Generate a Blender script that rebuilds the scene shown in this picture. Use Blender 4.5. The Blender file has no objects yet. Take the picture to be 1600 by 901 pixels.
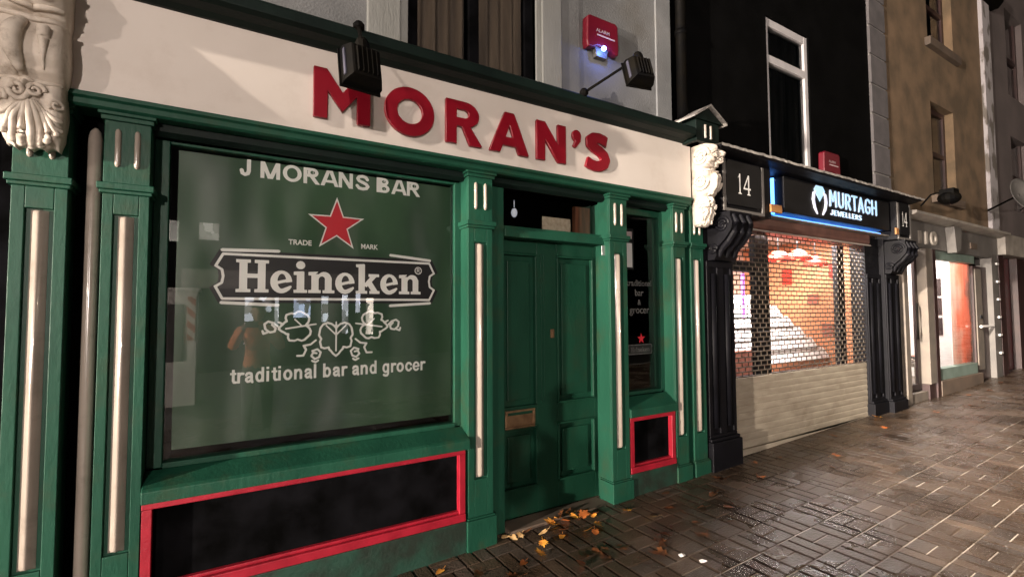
import bpy, bmesh, math, random
import numpy as np
from mathutils import Vector, Matrix
R = math.radians
PI = math.pi
random.seed(7)
scene = bpy.context.scene
COL = scene.collection

# ------------------------------------------------------------------ camera
cd = bpy.data.cameras.new('camera')
cam = bpy.data.objects.new('camera', cd)
COL.objects.link(cam)
cd.sensor_width = 36.0
cd.lens = 750.0 / 1600 * 36
cd.clip_start = 0.02
cd.clip_end = 400
yaw, pitch, roll = R(31.2), R(2.6), R(-0.30)
fw = Vector((math.sin(yaw) * math.cos(pitch), math.cos(yaw) * math.cos(pitch), math.sin(pitch)))
rt0 = Vector((math.cos(yaw), -math.sin(yaw), 0))
up0 = rt0.cross(fw)
rt = rt0 * math.cos(roll) + up0 * math.sin(roll)
up = -rt0 * math.sin(roll) + up0 * math.cos(roll)
m = Matrix((rt, up, -fw)).transposed().to_4x4()
m.translation = Vector((0, -3.0, 1.55))
cam.matrix_world = m
scene.camera = cam

# ------------------------------------------------------------------ world: night sky
w = bpy.data.worlds.new('World')
scene.world = w
w.use_nodes = True
nt = w.node_tree
bg = nt.nodes['Background']
sky = nt.nodes.new('ShaderNodeTexSky')
sky.sky_type = 'NISHITA'
sky.sun_disc = False
sky.sun_elevation = R(1.0)
sky.sun_rotation = R(200)
nt.links.new(sky.outputs['Color'], bg.inputs['Color'])
bg.inputs['Strength'].default_value = 0.006
scene.view_settings.view_transform = 'Standard'
scene.view_settings.look = 'None'
scene.view_settings.exposure = 0.0
scene.view_settings.gamma = 1.0
scene.view_settings.use_curve_mapping = False
scene.cycles.max_bounces = 8
scene.cycles.transparent_max_bounces = 12
scene.cycles.sample_clamp_indirect = 4.0
scene.cycles.blur_glossy = 0.5

# lamp powers (each lamp's light is made in its builder)
P_WALL = 4700.0      # street lamp up the pavement to the left
P_SIDE = 3300.0       # second lamp across the street, further left
P_ACROSS = 3900.0    # low lamp across the street
P_BEAM = 75000.0     # added spot lamp, brightens the pavement to the right
P_RIGHT = 300.0
P_LOW = 33000.0       # lamp added for an unseen low light far left      # lamp to the right, over the road
WARM = (1.0, 0.86, 0.74)

# ------------------------------------------------------------------ materials
def mat(name, base, base2=None, rough=0.5, rough2=None, scale=6.0, bump=0.0, bscale=40.0, metal=0.0,
        stretch=(1, 1, 1), spec=0.5, coat=0.0, detail=6.0, lo=0.35, hi=0.65, dirt=None, dirt_amt=0.6, dirt_scale=1.2, bdist=0.02, bdetail=5):
    m = bpy.data.materials.new(name)
    m.use_nodes = True
    n, l = m.node_tree.nodes, m.node_tree.links
    p = n['Principled BSDF']
    tc = n.new('ShaderNodeTexCoord')
    mp = n.new('ShaderNodeMapping')
    mp.inputs['Scale'].default_value = stretch
    l.new(tc.outputs['Object'], mp.inputs['Vector'])
    nz = n.new('ShaderNodeTexNoise')
    nz.inputs['Scale'].default_value = scale
    nz.inputs['Detail'].default_value = detail
    l.new(mp.outputs['Vector'], nz.inputs['Vector'])
    base2 = base2 or tuple(c * 0.75 for c in base)
    rmp = n.new('ShaderNodeValToRGB')
    rmp.color_ramp.elements[0].position = lo
    rmp.color_ramp.elements[1].position = hi
    rmp.color_ramp.elements[0].color = (*base2, 1)
    rmp.color_ramp.elements[1].color = (*base, 1)
    l.new(nz.outputs['Fac'], rmp.inputs['Fac'])
    out = rmp.outputs['Color']
    if dirt:
        nd = n.new('ShaderNodeTexNoise')
        nd.inputs['Scale'].default_value = dirt_scale
        nd.inputs['Detail'].default_value = 10
        nd.inputs['Roughness'].default_value = 0.7
        l.new(tc.outputs['Object'], nd.inputs['Vector'])
        rd = n.new('ShaderNodeValToRGB')
        rd.color_ramp.elements[0].position = 0.52
        rd.color_ramp.elements[1].position = 0.72
        rd.color_ramp.elements[0].color = (0, 0, 0, 1)
        rd.color_ramp.elements[1].color = (dirt_amt,) * 3 + (1,)
        l.new(nd.outputs['Fac'], rd.inputs['Fac'])
        mx = n.new('ShaderNodeMix')
        mx.data_type = 'RGBA'
        l.new(rd.outputs['Color'], mx.inputs['Factor'])
        l.new(out, mx.inputs['A'])
        mx.inputs['B'].default_value = (*dirt, 1)
        out = mx.outputs['Result']
    l.new(out, p.inputs['Base Color'])
    mr = n.new('ShaderNodeMapRange')
    mr.inputs['To Min'].default_value = rough
    mr.inputs['To Max'].default_value = rough2 if rough2 is not None else min(1, rough + 0.2)
    l.new(nz.outputs['Fac'], mr.inputs['Value'])
    l.new(mr.outputs['Result'], p.inputs['Roughness'])
    p.inputs['Metallic'].default_value = metal
    p.inputs['Specular IOR Level'].default_value = spec
    p.inputs['Coat Weight'].default_value = coat
    if bump:
        nb = n.new('ShaderNodeTexNoise')
        nb.inputs['Scale'].default_value = bscale
        nb.inputs['Detail'].default_value = bdetail
        l.new(mp.outputs['Vector'], nb.inputs['Vector'])
        bp = n.new('ShaderNodeBump')
        bp.inputs['Strength'].default_value = bump
        bp.inputs['Distance'].default_value = bdist
        l.new(nb.outputs['Fac'], bp.inputs['Height'])
        l.new(bp.outputs['Normal'], p.inputs['Normal'])
    return m

def emit(name, color, strength, base=(0.5, 0.5, 0.5)):
    m = bpy.data.materials.new(name)
    m.use_nodes = True
    p = m.node_tree.nodes['Principled BSDF']
    p.inputs['Base Color'].default_value = (*base, 1)
    p.inputs['Emission Color'].default_value = (*color, 1)
    p.inputs['Emission Strength'].default_value = strength
    return m

def glass(name, ior=1.75, rough=0.02, tint=(0.9, 0.95, 0.93)):
    m = bpy.data.materials.new(name)
    m.use_nodes = True
    n, l = m.node_tree.nodes, m.node_tree.links
    for x in list(n):
        if x.type != 'OUTPUT_MATERIAL':
            n.remove(x)
    o = [x for x in n if x.type == 'OUTPUT_MATERIAL'][0]
    t = n.new('ShaderNodeBsdfTransparent')
    t.inputs['Color'].default_value = (*tint, 1)
    g = n.new('ShaderNodeBsdfGlossy')
    g.inputs['Roughness'].default_value = rough
    f = n.new('ShaderNodeFresnel')
    f.inputs['IOR'].default_value = ior
    mx = n.new('ShaderNodeMixShader')
    l.new(f.outputs['Fac'], mx.inputs['Fac'])
    l.new(t.outputs['BSDF'], mx.inputs[1])
    l.new(g.outputs['BSDF'], mx.inputs[2])
    l.new(mx.outputs['Shader'], o.inputs['Surface'])
    return m

M = {}
M['green'] = mat('green_paint', (0.0095, 0.062, 0.036), (0.0065, 0.044, 0.026), 0.36, 0.60, 2.6, 0.12, 38, stretch=(1.2, 1, 0.4), spec=0.22,
                 dirt=(0.030, 0.042, 0.020), dirt_amt=0.75, dirt_scale=3.2)
M['green_door'] = mat('green_door_paint', (0.007, 0.047, 0.026), (0.0048, 0.034, 0.019), 0.36, 0.58, 3, 0.10, 45, stretch=(1.2, 1, 0.4), spec=0.22,
                      dirt=(0.018, 0.028, 0.015), dirt_amt=0.6, dirt_scale=2.6)
M['green_dark'] = mat('dark_green_paint', (0.004, 0.0105, 0.008), (0.003, 0.007, 0.006), 0.45, 0.65, 5, 0.12, 40, spec=0.15)
M['green_base'] = mat('weathered_base_paint', (0.010, 0.040, 0.026), (0.012, 0.020, 0.014), 0.4, 0.6, 5, 0.15, 40, lo=.4, hi=.6)
M['cream'] = mat('cream_gloss_paint', (0.31, 0.27, 0.228), (0.25, 0.215, 0.18), 0.16, 0.26, 6, 0.05, 30, stretch=(1, 1, .4), coat=0.6, dirt=(0.12, 0.10, 0.08), dirt_amt=.5, dirt_scale=5)
M['fascia'] = mat('fascia_white_paint', (0.61, 0.56, 0.505), (0.57, 0.52, 0.465), 0.45, 0.6, 2.0, 0.03, 20,
                  dirt=(0.40, 0.33, 0.27), dirt_amt=0.35, dirt_scale=2.2)
M['red'] = mat('red_letter_paint', (0.19, 0.0025, 0.011), (0.165, 0.0022, 0.0095), 0.28, 0.4, 5, 0.03, 30)
M['red_frame'] = mat('red_frame_paint', (0.30, 0.008, 0.022), (0.22, 0.006, 0.016), 0.35, 0.5, 8, 0.1, 40)
M['black'] = mat('black_gloss_paint', (0.006, 0.006, 0.007), (0.004, 0.004, 0.005), 0.4, 0.55, 5, 0.05, 40, spec=0.2)
M['black_matt'] = mat('black_matt_paint', (0.006, 0.006, 0.007), (0.002, 0.002, 0.002), 0.75, 0.85, 5, 0.02, 40, spec=0.0)
M['plaster'] = mat('white_plaster', (0.60, 0.545, 0.47), (0.50, 0.44, 0.37), 0.6, 0.8, 8, 0.12, 60, spec=0.25,
                   dirt=(0.12, 0.085, 0.055), dirt_amt=0.8, dirt_scale=7.0)
M['render'] = mat('grey_render', (0.17, 0.175, 0.175), (0.125, 0.13, 0.13), 0.8, 0.95, 3, 0.25, 60,
                  dirt=(0.10, 0.09, 0.07), dirt_amt=0.55, dirt_scale=1.3)
M['render_pale'] = mat('pale_grey_render', (0.26, 0.265, 0.25), (0.20, 0.205, 0.19), 0.7, 0.9, 4, 0.2, 60, stretch=(1, 1, .3),
                       dirt=(0.16, 0.15, 0.11), dirt_amt=0.5, dirt_scale=2)
M['curtain'] = mat('old_curtain', (0.17, 0.13, 0.095), (0.09, 0.07, 0.055), 0.9, 1, 5, 0.2, 30, stretch=(3, 1, .25))
M['inside'] = mat('dark_interior', (0.02, 0.018, 0.016), (0.012, 0.01, 0.01), 0.7, 0.9, 5)
M['brown_wood'] = mat('brown_wood', (0.16, 0.06, 0.028), (0.08, 0.03, 0.015), 0.5, 0.7, 5, stretch=(8, 1, 1))
M['paper'] = mat('paper', (0.55, 0.48, 0.36), (0.40, 0.33, 0.24), 0.8, 0.9, 30)
M['brass'] = mat('brass', (0.35, 0.22, 0.12), (0.2, 0.12, 0.07), 0.35, 0.55, 12, metal=0.8)
M['steel'] = mat('steel', (0.45, 0.45, 0.45), (0.3, 0.3, 0.3), 0.35, 0.5, 12, metal=0.8)
M['iron'] = mat('black_iron', (0.0018, 0.0018, 0.002), (0.004, 0.0033, 0.0022), 0.5, 0.7, 9, 0.15, 40, spec=0.05)
M['floodglass'] = mat('flood_side', (0.05, 0.05, 0.07), (0.03, 0.03, 0.042), 0.3, 0.45, 6)
M['alarm'] = mat('red_plastic', (0.13, 0.0025, 0.012), (0.11, 0.002, 0.010), 0.4, 0.5, 5)
M['grey_plastic'] = mat('grey_plastic', (0.11, 0.105, 0.10), None, 0.4, 0.5, 5)
M['pale_print'] = mat('pale_print', (0.55, 0.42, 0.42), None, 0.6, 0.7, 5)
M['poster'] = mat('green_vinyl', (0.048, 0.112, 0.055), (0.024, 0.060, 0.032), 0.42, 0.55, 1.6, 0.9, 2.0, stretch=(1.4, 1, .7), bdist=0.09, bdetail=1.0)  # darker mottling carries the shade of the banner's soft folds
M['print_white'] = mat('print_white', (0.90, 0.90, 0.86), (0.85, 0.85, 0.81), 0.5, 0.6, 3)
M['print_red'] = mat('print_red', (0.62, 0.018, 0.035), (0.55, 0.015, 0.03), 0.5, 0.6, 3)
M['print_black'] = mat('print_black', (0.010, 0.010, 0.011), None, 0.5, 0.6, 3)
M['glass'] = glass('window_glass', 1.75, 0.0, (.97, .98, .97))
M['glass_shop'] = glass('shop_glass', 1.45, 0.0, (.95, .95, .95))
M['jet'] = mat('shopfront_black', (0.005, 0.005, 0.007), (0.0035, 0.0035, 0.0045), 0.42, 0.6, 5, 0.05, 40, spec=0.12)
M['jetwall'] = mat('black_wall', (0.0035, 0.0035, 0.0035), (0.0022, 0.0022, 0.0022), 0.8, 0.9, 3, 0.2, 60, spec=0.03)
M['lead'] = mat('wet_lead', (0.42, 0.39, 0.35), (0.2, 0.19, 0.18), 0.25, 0.5, 9, 0.3, 20, stretch=(3, 1, 1))
M['quoin'] = mat('grey_quoin', (0.12, 0.11, 0.112), (0.085, 0.08, 0.082), 0.7, 0.9, 5, 0.2, 40)
M['quoin_line'] = mat('pale_quoin_joint', (0.22, 0.21, 0.20), None, 0.7, 0.9, 5)
M['upvc'] = mat('white_window_frame', (0.52, 0.50, 0.50), (0.44, 0.43, 0.43), 0.4, 0.5, 6)
M['shutter_box'] = mat('brown_shutter_box', (0.18, 0.09, 0.07), (0.12, 0.06, 0.05), 0.35, 0.5, 6, metal=0.3)
M['shutter'] = mat('galvanised_shutter', (0.42, 0.37, 0.29), (0.33, 0.285, 0.22), 0.45, 0.6, 4, 0.05, 30, metal=0.25, stretch=(1, 1, 4),
                   dirt=(0.14, 0.11, 0.07), dirt_amt=0.5, dirt_scale=2)
M['shutter_dark'] = mat('shutter_bar', (0.11, 0.085, 0.06), (0.07, 0.055, 0.04), 0.5, 0.7, 6, metal=0.3)
M['wood_block'] = mat('orange_timber', (0.35, 0.16, 0.05), (0.25, 0.11, 0.035), 0.6, 0.8, 5, stretch=(1, 1, 6))
M['orange_wall'] = mat('orange_wall', (0.62, 0.26, 0.125), (0.55, 0.22, 0.10), 0.6, 0.8, 2)
M['pink_wall'] = mat('pink_wall', (0.70, 0.48, 0.38), (0.62, 0.40, 0.3), 0.6, 0.8, 2)
M['white_gloss'] = mat('white_display', (0.78, 0.76, 0.74), (0.70, 0.68, 0.66), 0.35, 0.5, 5)
M['redshade'] = mat('red_shade', (0.60, 0.03, 0.015), (0.5, 0.02, 0.01), 0.4, 0.5, 4)
M['cream_wall'] = mat('ochre_render', (0.185, 0.122, 0.070), (0.10, 0.070, 0.040), 0.85, 0.95, 2.6, 0.3, 50,
                      dirt=(0.11, 0.075, 0.045), dirt_amt=0.5, dirt_scale=0.8)
M['mauve_wall'] = mat('mauve_render', (0.12, 0.098, 0.095), (0.09, 0.074, 0.072), 0.85, 0.95, 1.6, 0.3, 50)
M['whitewash'] = mat('flaking_whitewash', (0.36, 0.34, 0.35), (0.13, 0.115, 0.10), 0.8, 0.9, 6, 0.3, 30, stretch=(1, 1, .5), lo=0.42, hi=0.52)
M['greystone'] = mat('grey_paint', (0.125, 0.115, 0.105), (0.085, 0.08, 0.074), 0.5, 0.7, 4, 0.1, 40)
M['cornice_pale'] = mat('pale_cornice', (0.33, 0.30, 0.26), (0.22, 0.20, 0.175), 0.45, 0.6, 6)
M['brownframe'] = mat('dark_brown_frame', (0.035, 0.014, 0.012), (0.022, 0.01, 0.01), 0.4, 0.5, 5)
M['stonepost'] = mat('stone_post', (0.15, 0.125, 0.10), (0.11, 0.095, 0.08), 0.6, 0.8, 5)
M['terracotta'] = mat('orange_panel', (0.32, 0.09, 0.05), (0.24, 0.13, 0.10), 0.45, 0.6, 3, stretch=(1, 1, 0.2))
M['teal'] = mat('pale_teal', (0.16, 0.215, 0.185), (0.12, 0.165, 0.14), 0.5, 0.6, 5)
M['riser3'] = mat('brown_riser', (0.12, 0.085, 0.06), (0.08, 0.06, 0.045), 0.6, 0.8, 4)
M['litter'] = mat('white_litter', (0.75, 0.72, 0.70), None, 0.5, 0.7, 20)
M['blue_led'] = emit('blue_led', (0.06, 0.30, 1.0), 5.0)
M['board_blue_glow'] = mat('sign_backing', (0.30, 0.42, 0.60), (0.27, 0.38, 0.55), 0.35, 0.5, 3)
M['letter_lit'] = emit('letter_lit', (0.22, 0.64, 1.0), 0.9)
M['letter_halo'] = emit('letter_halo', (0.02, 0.08, 0.6), 0.22)
M['logo_lit'] = emit('logo_lit', (0.72, 0.75, 1.0), 0.8)
M['led_dot'] = emit('alarm_led', (0.15, 0.35, 1.0), 14.0)
M['bulb'] = emit('bulb', (0.8, 0.85, 1.0), 0.30)

# ------------------------------------------------------------------ mesh helpers
class MB:
    def __init__(s):
        s.v, s.f = [], []
    def add(s, vs, fs):
        b = len(s.v)
        s.v += [tuple(x) for x in vs]
        s.f += [tuple(i + b for i in f) for f in fs]
        return s
    def box(s, x0, x1, y0, y1, z0, z1):
        return s.add([(x0, y0, z0), (x1, y0, z0), (x1, y1, z0), (x0, y1, z0), (x0, y0, z1), (x1, y0, z1), (x1, y1, z1), (x0, y1, z1)],
                     [(0, 3, 2, 1), (4, 5, 6, 7), (0, 1, 5, 4), (1, 2, 6, 5), (2, 3, 7, 6), (3, 0, 4, 7)])
    def slope_box(s, x0, x1, y0, y1, za0, za1, z1):      # bottom follows the pavement: za0 at x0, za1 at x1
        return s.add([(x0, y0, za0), (x1, y0, za1), (x1, y1, za1), (x0, y1, za0), (x0, y0, z1), (x1, y0, z1), (x1, y1, z1), (x0, y1, z1)],
                     [(0, 3, 2, 1), (4, 5, 6, 7), (0, 1, 5, 4), (1, 2, 6, 5), (2, 3, 7, 6), (3, 0, 4, 7)])
    def prof_x(s, x0, x1, yz):                            # closed (y,z) profile swept along x
        n = len(yz)
        vs = [(x0, y, z) for y, z in yz] + [(x1, y, z) for y, z in yz]
        fs = [(i, (i + 1) % n, n + (i + 1) % n, n + i) for i in range(n)]
        fs += [tuple(range(n - 1, -1, -1)), tuple(range(n, 2 * n))]
        return s.add(vs, fs)
    def prism_xz(s, xz, y0, y1):
        n = len(xz)
        vs = [(x, y0, z) for x, z in xz] + [(x, y1, z) for x, z in xz]
        fs = [(i, (i + 1) % n, n + (i + 1) % n, n + i) for i in range(n)]
        fs += [tuple(range(n - 1, -1, -1)), tuple(range(n, 2 * n))]
        return s.add(vs, fs)
    def tube(s, pts, rad, n=10, closed=False):
        pts = [Vector(p) for p in pts]
        rad = rad if isinstance(rad, (list, tuple)) else [rad] * len(pts)
        vs, fs = [], []
        for i, p in enumerate(pts):
            a = pts[max(0, i - 1)]
            b = pts[min(len(pts) - 1, i + 1)]
            d = (b - a).normalized()
            u = d.cross(Vector((0, 0, 1)))
            if u.length < 1e-3:
                u = d.cross(Vector((0, 1, 0)))
            u.normalize()
            v = d.cross(u)
            for k in range(n):
                t = 2 * PI * k / n
                vs.append(p + (u * math.cos(t) + v * math.sin(t)) * rad[i])
        for i in range(len(pts) - 1):
            for k in range(n):
                fs.append((i * n + k, i * n + (k + 1) % n, (i + 1) * n + (k + 1) % n, (i + 1) * n + k))
        fs.append(tuple(range(n - 1, -1, -1)))
        fs.append(tuple((len(pts) - 1) * n + k for k in range(n)))
        return s.add(vs, fs)
    def ball(s, c, r, n=12, sx=1, sy=1, sz=1):
        vs, fs = [], []
        h = n // 2
        for j in range(1, h):
            for k in range(n):
                a, b = PI * j / h, 2 * PI * k / n
                vs.append((c[0] + r * sx * math.sin(a) * math.cos(b), c[1] + r * sy * math.sin(a) * math.sin(b), c[2] + r * sz * math.cos(a)))
        t, bt = len(vs), len(vs) + 1
        vs += [(c[0], c[1], c[2] + r * sz), (c[0], c[1], c[2] - r * sz)]
        for j in range(h - 2):
            for k in range(n):
                fs.append((j * n + k, (j + 1) * n + k, (j + 1) * n + (k + 1) % n, j * n + (k + 1) % n))
        for k in range(n):
            fs.append((t, k, (k + 1) % n))
            fs.append((bt, (h - 2) * n + (k + 1) % n, (h - 2) * n + k))
        return s.add(vs, fs)
    def build(s, name, material, parent=None, bevel=0.0, smooth=False):
        me = bpy.data.meshes.new(name)
        me.from_pydata(s.v, [], s.f)
        bm = bmesh.new()
        bm.from_mesh(me)
        bmesh.ops.recalc_face_normals(bm, faces=bm.faces)
        bm.to_mesh(me)
        bm.free()
        me.materials.append(M[material] if isinstance(material, str) else material)
        if smooth:
            me.shade_smooth()
        o = bpy.data.objects.new(name, me)
        COL.objects.link(o)
        if parent:
            o.parent = parent
            o.matrix_parent_inverse = parent_inv(parent)
        if bevel:
            b = o.modifiers.new('bevel', 'BEVEL')
            b.width = bevel
            b.segments = 2
            b.limit_method = 'ANGLE'
            b.angle_limit = R(40)
        return o

def parent_inv(p):
    return _wm(p).inverted()

def pane(x0, x1, y, z0, z1, material, parent, name='pane'):
    me = bpy.data.meshes.new(name)
    me.from_pydata([(x0, y, z0), (x1, y, z0), (x1, y, z1), (x0, y, z1)], [], [(0, 1, 2, 3)])
    me.materials.append(M[material])
    o = bpy.data.objects.new(name, me)
    COL.objects.link(o)
    o.parent = parent
    o.matrix_parent_inverse = parent_inv(parent)
    return o

def _wm(o):
    l = Matrix.LocRotScale(o.location, o.rotation_euler, o.scale)
    if o.parent:
        return _wm(o.parent) @ o.matrix_parent_inverse @ l
    return l

def thing(name, label, cat, loc=(0, 0, 0), group=None):
    o = bpy.data.objects.new(name, None)
    o.empty_display_size = 0.2
    o.location = loc
    COL.objects.link(o)
    o['label'] = label
    o['category'] = cat
    if group:
        o['group'] = group
    return o

def tag(o, label, cat, group=None):
    o['label'] = label
    o['category'] = cat
    if group:
        o['group'] = group
    return o

def struct(o):
    o['kind'] = 'structure'
    return o

def gz(x):
    return -0.12 + 0.032 * x          # pavement height along the street

# ------------------------------------------------------------------ glyph helpers (implicit shapes traced to outlines)
def sd_poly(P, pts):
    pts = np.array(pts, float)
    d = np.full(len(P), 1e9)
    inside = np.zeros(len(P), bool)
    n = len(pts)
    for i in range(n):
        a, b = pts[i], pts[(i + 1) % n]
        e = b - a
        wv = P - a
        t = np.clip((wv @ e) / max(e @ e, 1e-12), 0, 1)
        q = wv - t[:, None] * e
        d = np.minimum(d, np.einsum('ij,ij->i', q, q))
        c = (a[1] > P[:, 1]) != (b[1] > P[:, 1])
        den = (b[1] - a[1]) if abs(b[1] - a[1]) > 1e-12 else 1e-12
        xx = a[0] + (P[:, 1] - a[1]) / den * e[0]
        inside ^= c & (P[:, 0] < xx)
    d = np.sqrt(d)
    return np.where(inside, -d, d)

def sd_stroke(P, pts, r):
    pts = np.array(pts, float)
    rr = np.array(r if isinstance(r, (list, tuple)) else [r] * len(pts), float)
    d = np.full(len(P), 1e9)
    for i in range(len(pts) - 1):
        a, b = pts[i], pts[i + 1]
        e = b - a
        wv = P - a
        t = np.clip((wv @ e) / max(e @ e, 1e-12), 0, 1)
        q = wv - t[:, None] * e
        d = np.minimum(d, np.sqrt(np.einsum('ij,ij->i', q, q)) - (rr[i] + t * (rr[i + 1] - rr[i])))
    return d

def ell(cx, cy, rx, ry, n=48, a0=0, a1=360):
    return [(cx + rx * math.cos(R(a0 + (a1 - a0) * k / n)), cy + ry * math.sin(R(a0 + (a1 - a0) * k / n))) for k in range(n if a1 - a0 >= 360 else n + 1)]

def rect(x0, x1, y0, y1):
    return [(x0, y0), (x1, y0), (x1, y1), (x0, y1)]

def simplify(pts, tol):
    def dp(a):
        if len(a) < 3:
            return a
        p, q = a[0], a[-1]
        d = q - p
        L = np.hypot(*d)
        if L < 1e-9:
            ds = np.hypot(*(a - p).T)
        else:
            ds = np.abs(d[0] * (a[:, 1] - p[1]) - d[1] * (a[:, 0] - p[0])) / L
        i = int(np.argmax(ds))
        if ds[i] < tol:
            return np.array([p, q])
        return np.vstack([dp(a[:i + 1])[:-1], dp(a[i:])])
    pts = np.array(pts)
    h = len(pts) // 2
    a = dp(pts[:h + 1])
    b = dp(np.vstack([pts[h:], pts[:1]]))
    return np.vstack([a[:-1], b[:-1]])

def trace(fn, x0, x1, y0, y1, h, tol=None):
    nx, ny = int((x1 - x0) / h) + 2, int((y1 - y0) / h) + 2
    xs, ys = x0 + np.arange(nx) * h, y0 + np.arange(ny) * h
    X, Y = np.meshgrid(xs, ys)
    F = fn(np.stack([X.ravel(), Y.ravel()], 1)).reshape(ny, nx)
    F = np.where(np.abs(F) < 1e-9, 1e-9, F)
    seg = {}
    def pt(e):
        j, i, k = e
        if k == 0:
            a, b = F[j, i], F[j, i + 1]
            return (xs[i] + h * a / (a - b), ys[j])
        a, b = F[j, i], F[j + 1, i]
        return (xs[i], ys[j] + h * a / (a - b))
    S = F < 0
    for j in range(ny - 1):
        for i in range(nx - 1):
            c = S[j, i] | S[j, i + 1] << 1 | S[j + 1, i + 1] << 2 | S[j + 1, i] << 3
            if c in (0, 15):
                continue
            B, Rr, T, L = (j, i, 0), (j, i + 1, 1), (j + 1, i, 0), (j, i, 1)
            tab = {1: [(B, L)], 2: [(Rr, B)], 3: [(Rr, L)], 4: [(T, Rr)], 5: [(B, L), (T, Rr)], 6: [(T, B)], 7: [(T, L)],
                   8: [(L, T)], 9: [(B, T)], 10: [(Rr, B), (L, T)], 11: [(Rr, T)], 12: [(L, Rr)], 13: [(B, Rr)], 14: [(L, B)]}
            for a, b in tab[int(c)]:
                seg[a] = b
    loops = []
    while seg:
        s0 = next(iter(seg))
        cur, lp = s0, []
        while cur in seg:
            lp.append(pt(cur))
            cur = seg.pop(cur)
        if len(lp) > 4:
            loops.append(simplify(lp, tol or h * 0.25))
    return loops

def curve_mesh(name, loops, extrude=0.0, bevel=0.0):
    cu = bpy.data.curves.new(name, 'CURVE')
    cu.dimensions = '2D'
    cu.fill_mode = 'BOTH'
    cu.extrude = extrude
    cu.bevel_depth = bevel
    cu.bevel_resolution = 2
    for lp in loops:
        sp = cu.splines.new('POLY')
        sp.points.add(len(lp) - 1)
        for k, p in enumerate(lp):
            sp.points[k].co = (p[0], p[1], 0, 1)
        sp.use_cyclic_u = True
    return _curve_to_mesh(name, cu)

def _curve_to_mesh(name, cu):
    ob = bpy.data.objects.new('tmp', cu)
    COL.objects.link(ob)
    dg = bpy.context.evaluated_depsgraph_get()
    dg.update()
    me = bpy.data.meshes.new_from_object(ob.evaluated_get(dg))
    me.name = name
    bpy.data.objects.remove(ob)
    bpy.data.curves.remove(cu)
    return me

def text_mesh(name, body, size, offset=0.0, extrude=0.0, spacing=1.0):
    cu = bpy.data.curves.new(name, 'FONT')
    cu.body = body
    cu.size = size
    cu.offset = offset
    cu.extrude = extrude
    cu.space_character = spacing
    cu.resolution_u = 4
    return _curve_to_mesh(name, cu)

def place_flat(me, name, material, x, y, z, parent=None, fit_w=None, fit_h=None, align='L'):
    """local (x,y) -> world (x,z) facing the street; bounding box left/bottom at (x,z)"""
    co = np.empty(len(me.vertices) * 3)
    me.vertices.foreach_get('co', co)
    co = co.reshape(-1, 3)
    lo, hi = co.min(0), co.max(0)
    sx = fit_w / (hi[0] - lo[0]) if fit_w else 1
    sy = fit_h / (hi[1] - lo[1]) if fit_h else (sx if fit_w else 1)
    if fit_h and not fit_w:
        sx = sy
    px = (co[:, 0] - lo[0]) * sx + x
    if align == 'C':
        px -= (hi[0] - lo[0]) * sx / 2
    out = np.stack([px, y - co[:, 2], (co[:, 1] - lo[1]) * sy + z], 1)
    me.vertices.foreach_set('co', out.ravel())
    me.update()
    me.materials.clear()
    me.materials.append(M[material])
    o = bpy.data.objects.new(name, me)
    COL.objects.link(o)
    if parent:
        o.parent = parent
        o.matrix_parent_inverse = parent_inv(parent)
    return o

def union(*fs):
    return lambda P: np.minimum.reduce([f(P) for f in fs])
def cut(a, *bs):
    return lambda P: np.maximum.reduce([a(P)] + [-b(P) for b in bs])
def pg(pts):
    return lambda P: sd_poly(P, pts)
def stk(pts, r):
    return lambda P: sd_stroke(P, pts, r)

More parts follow.
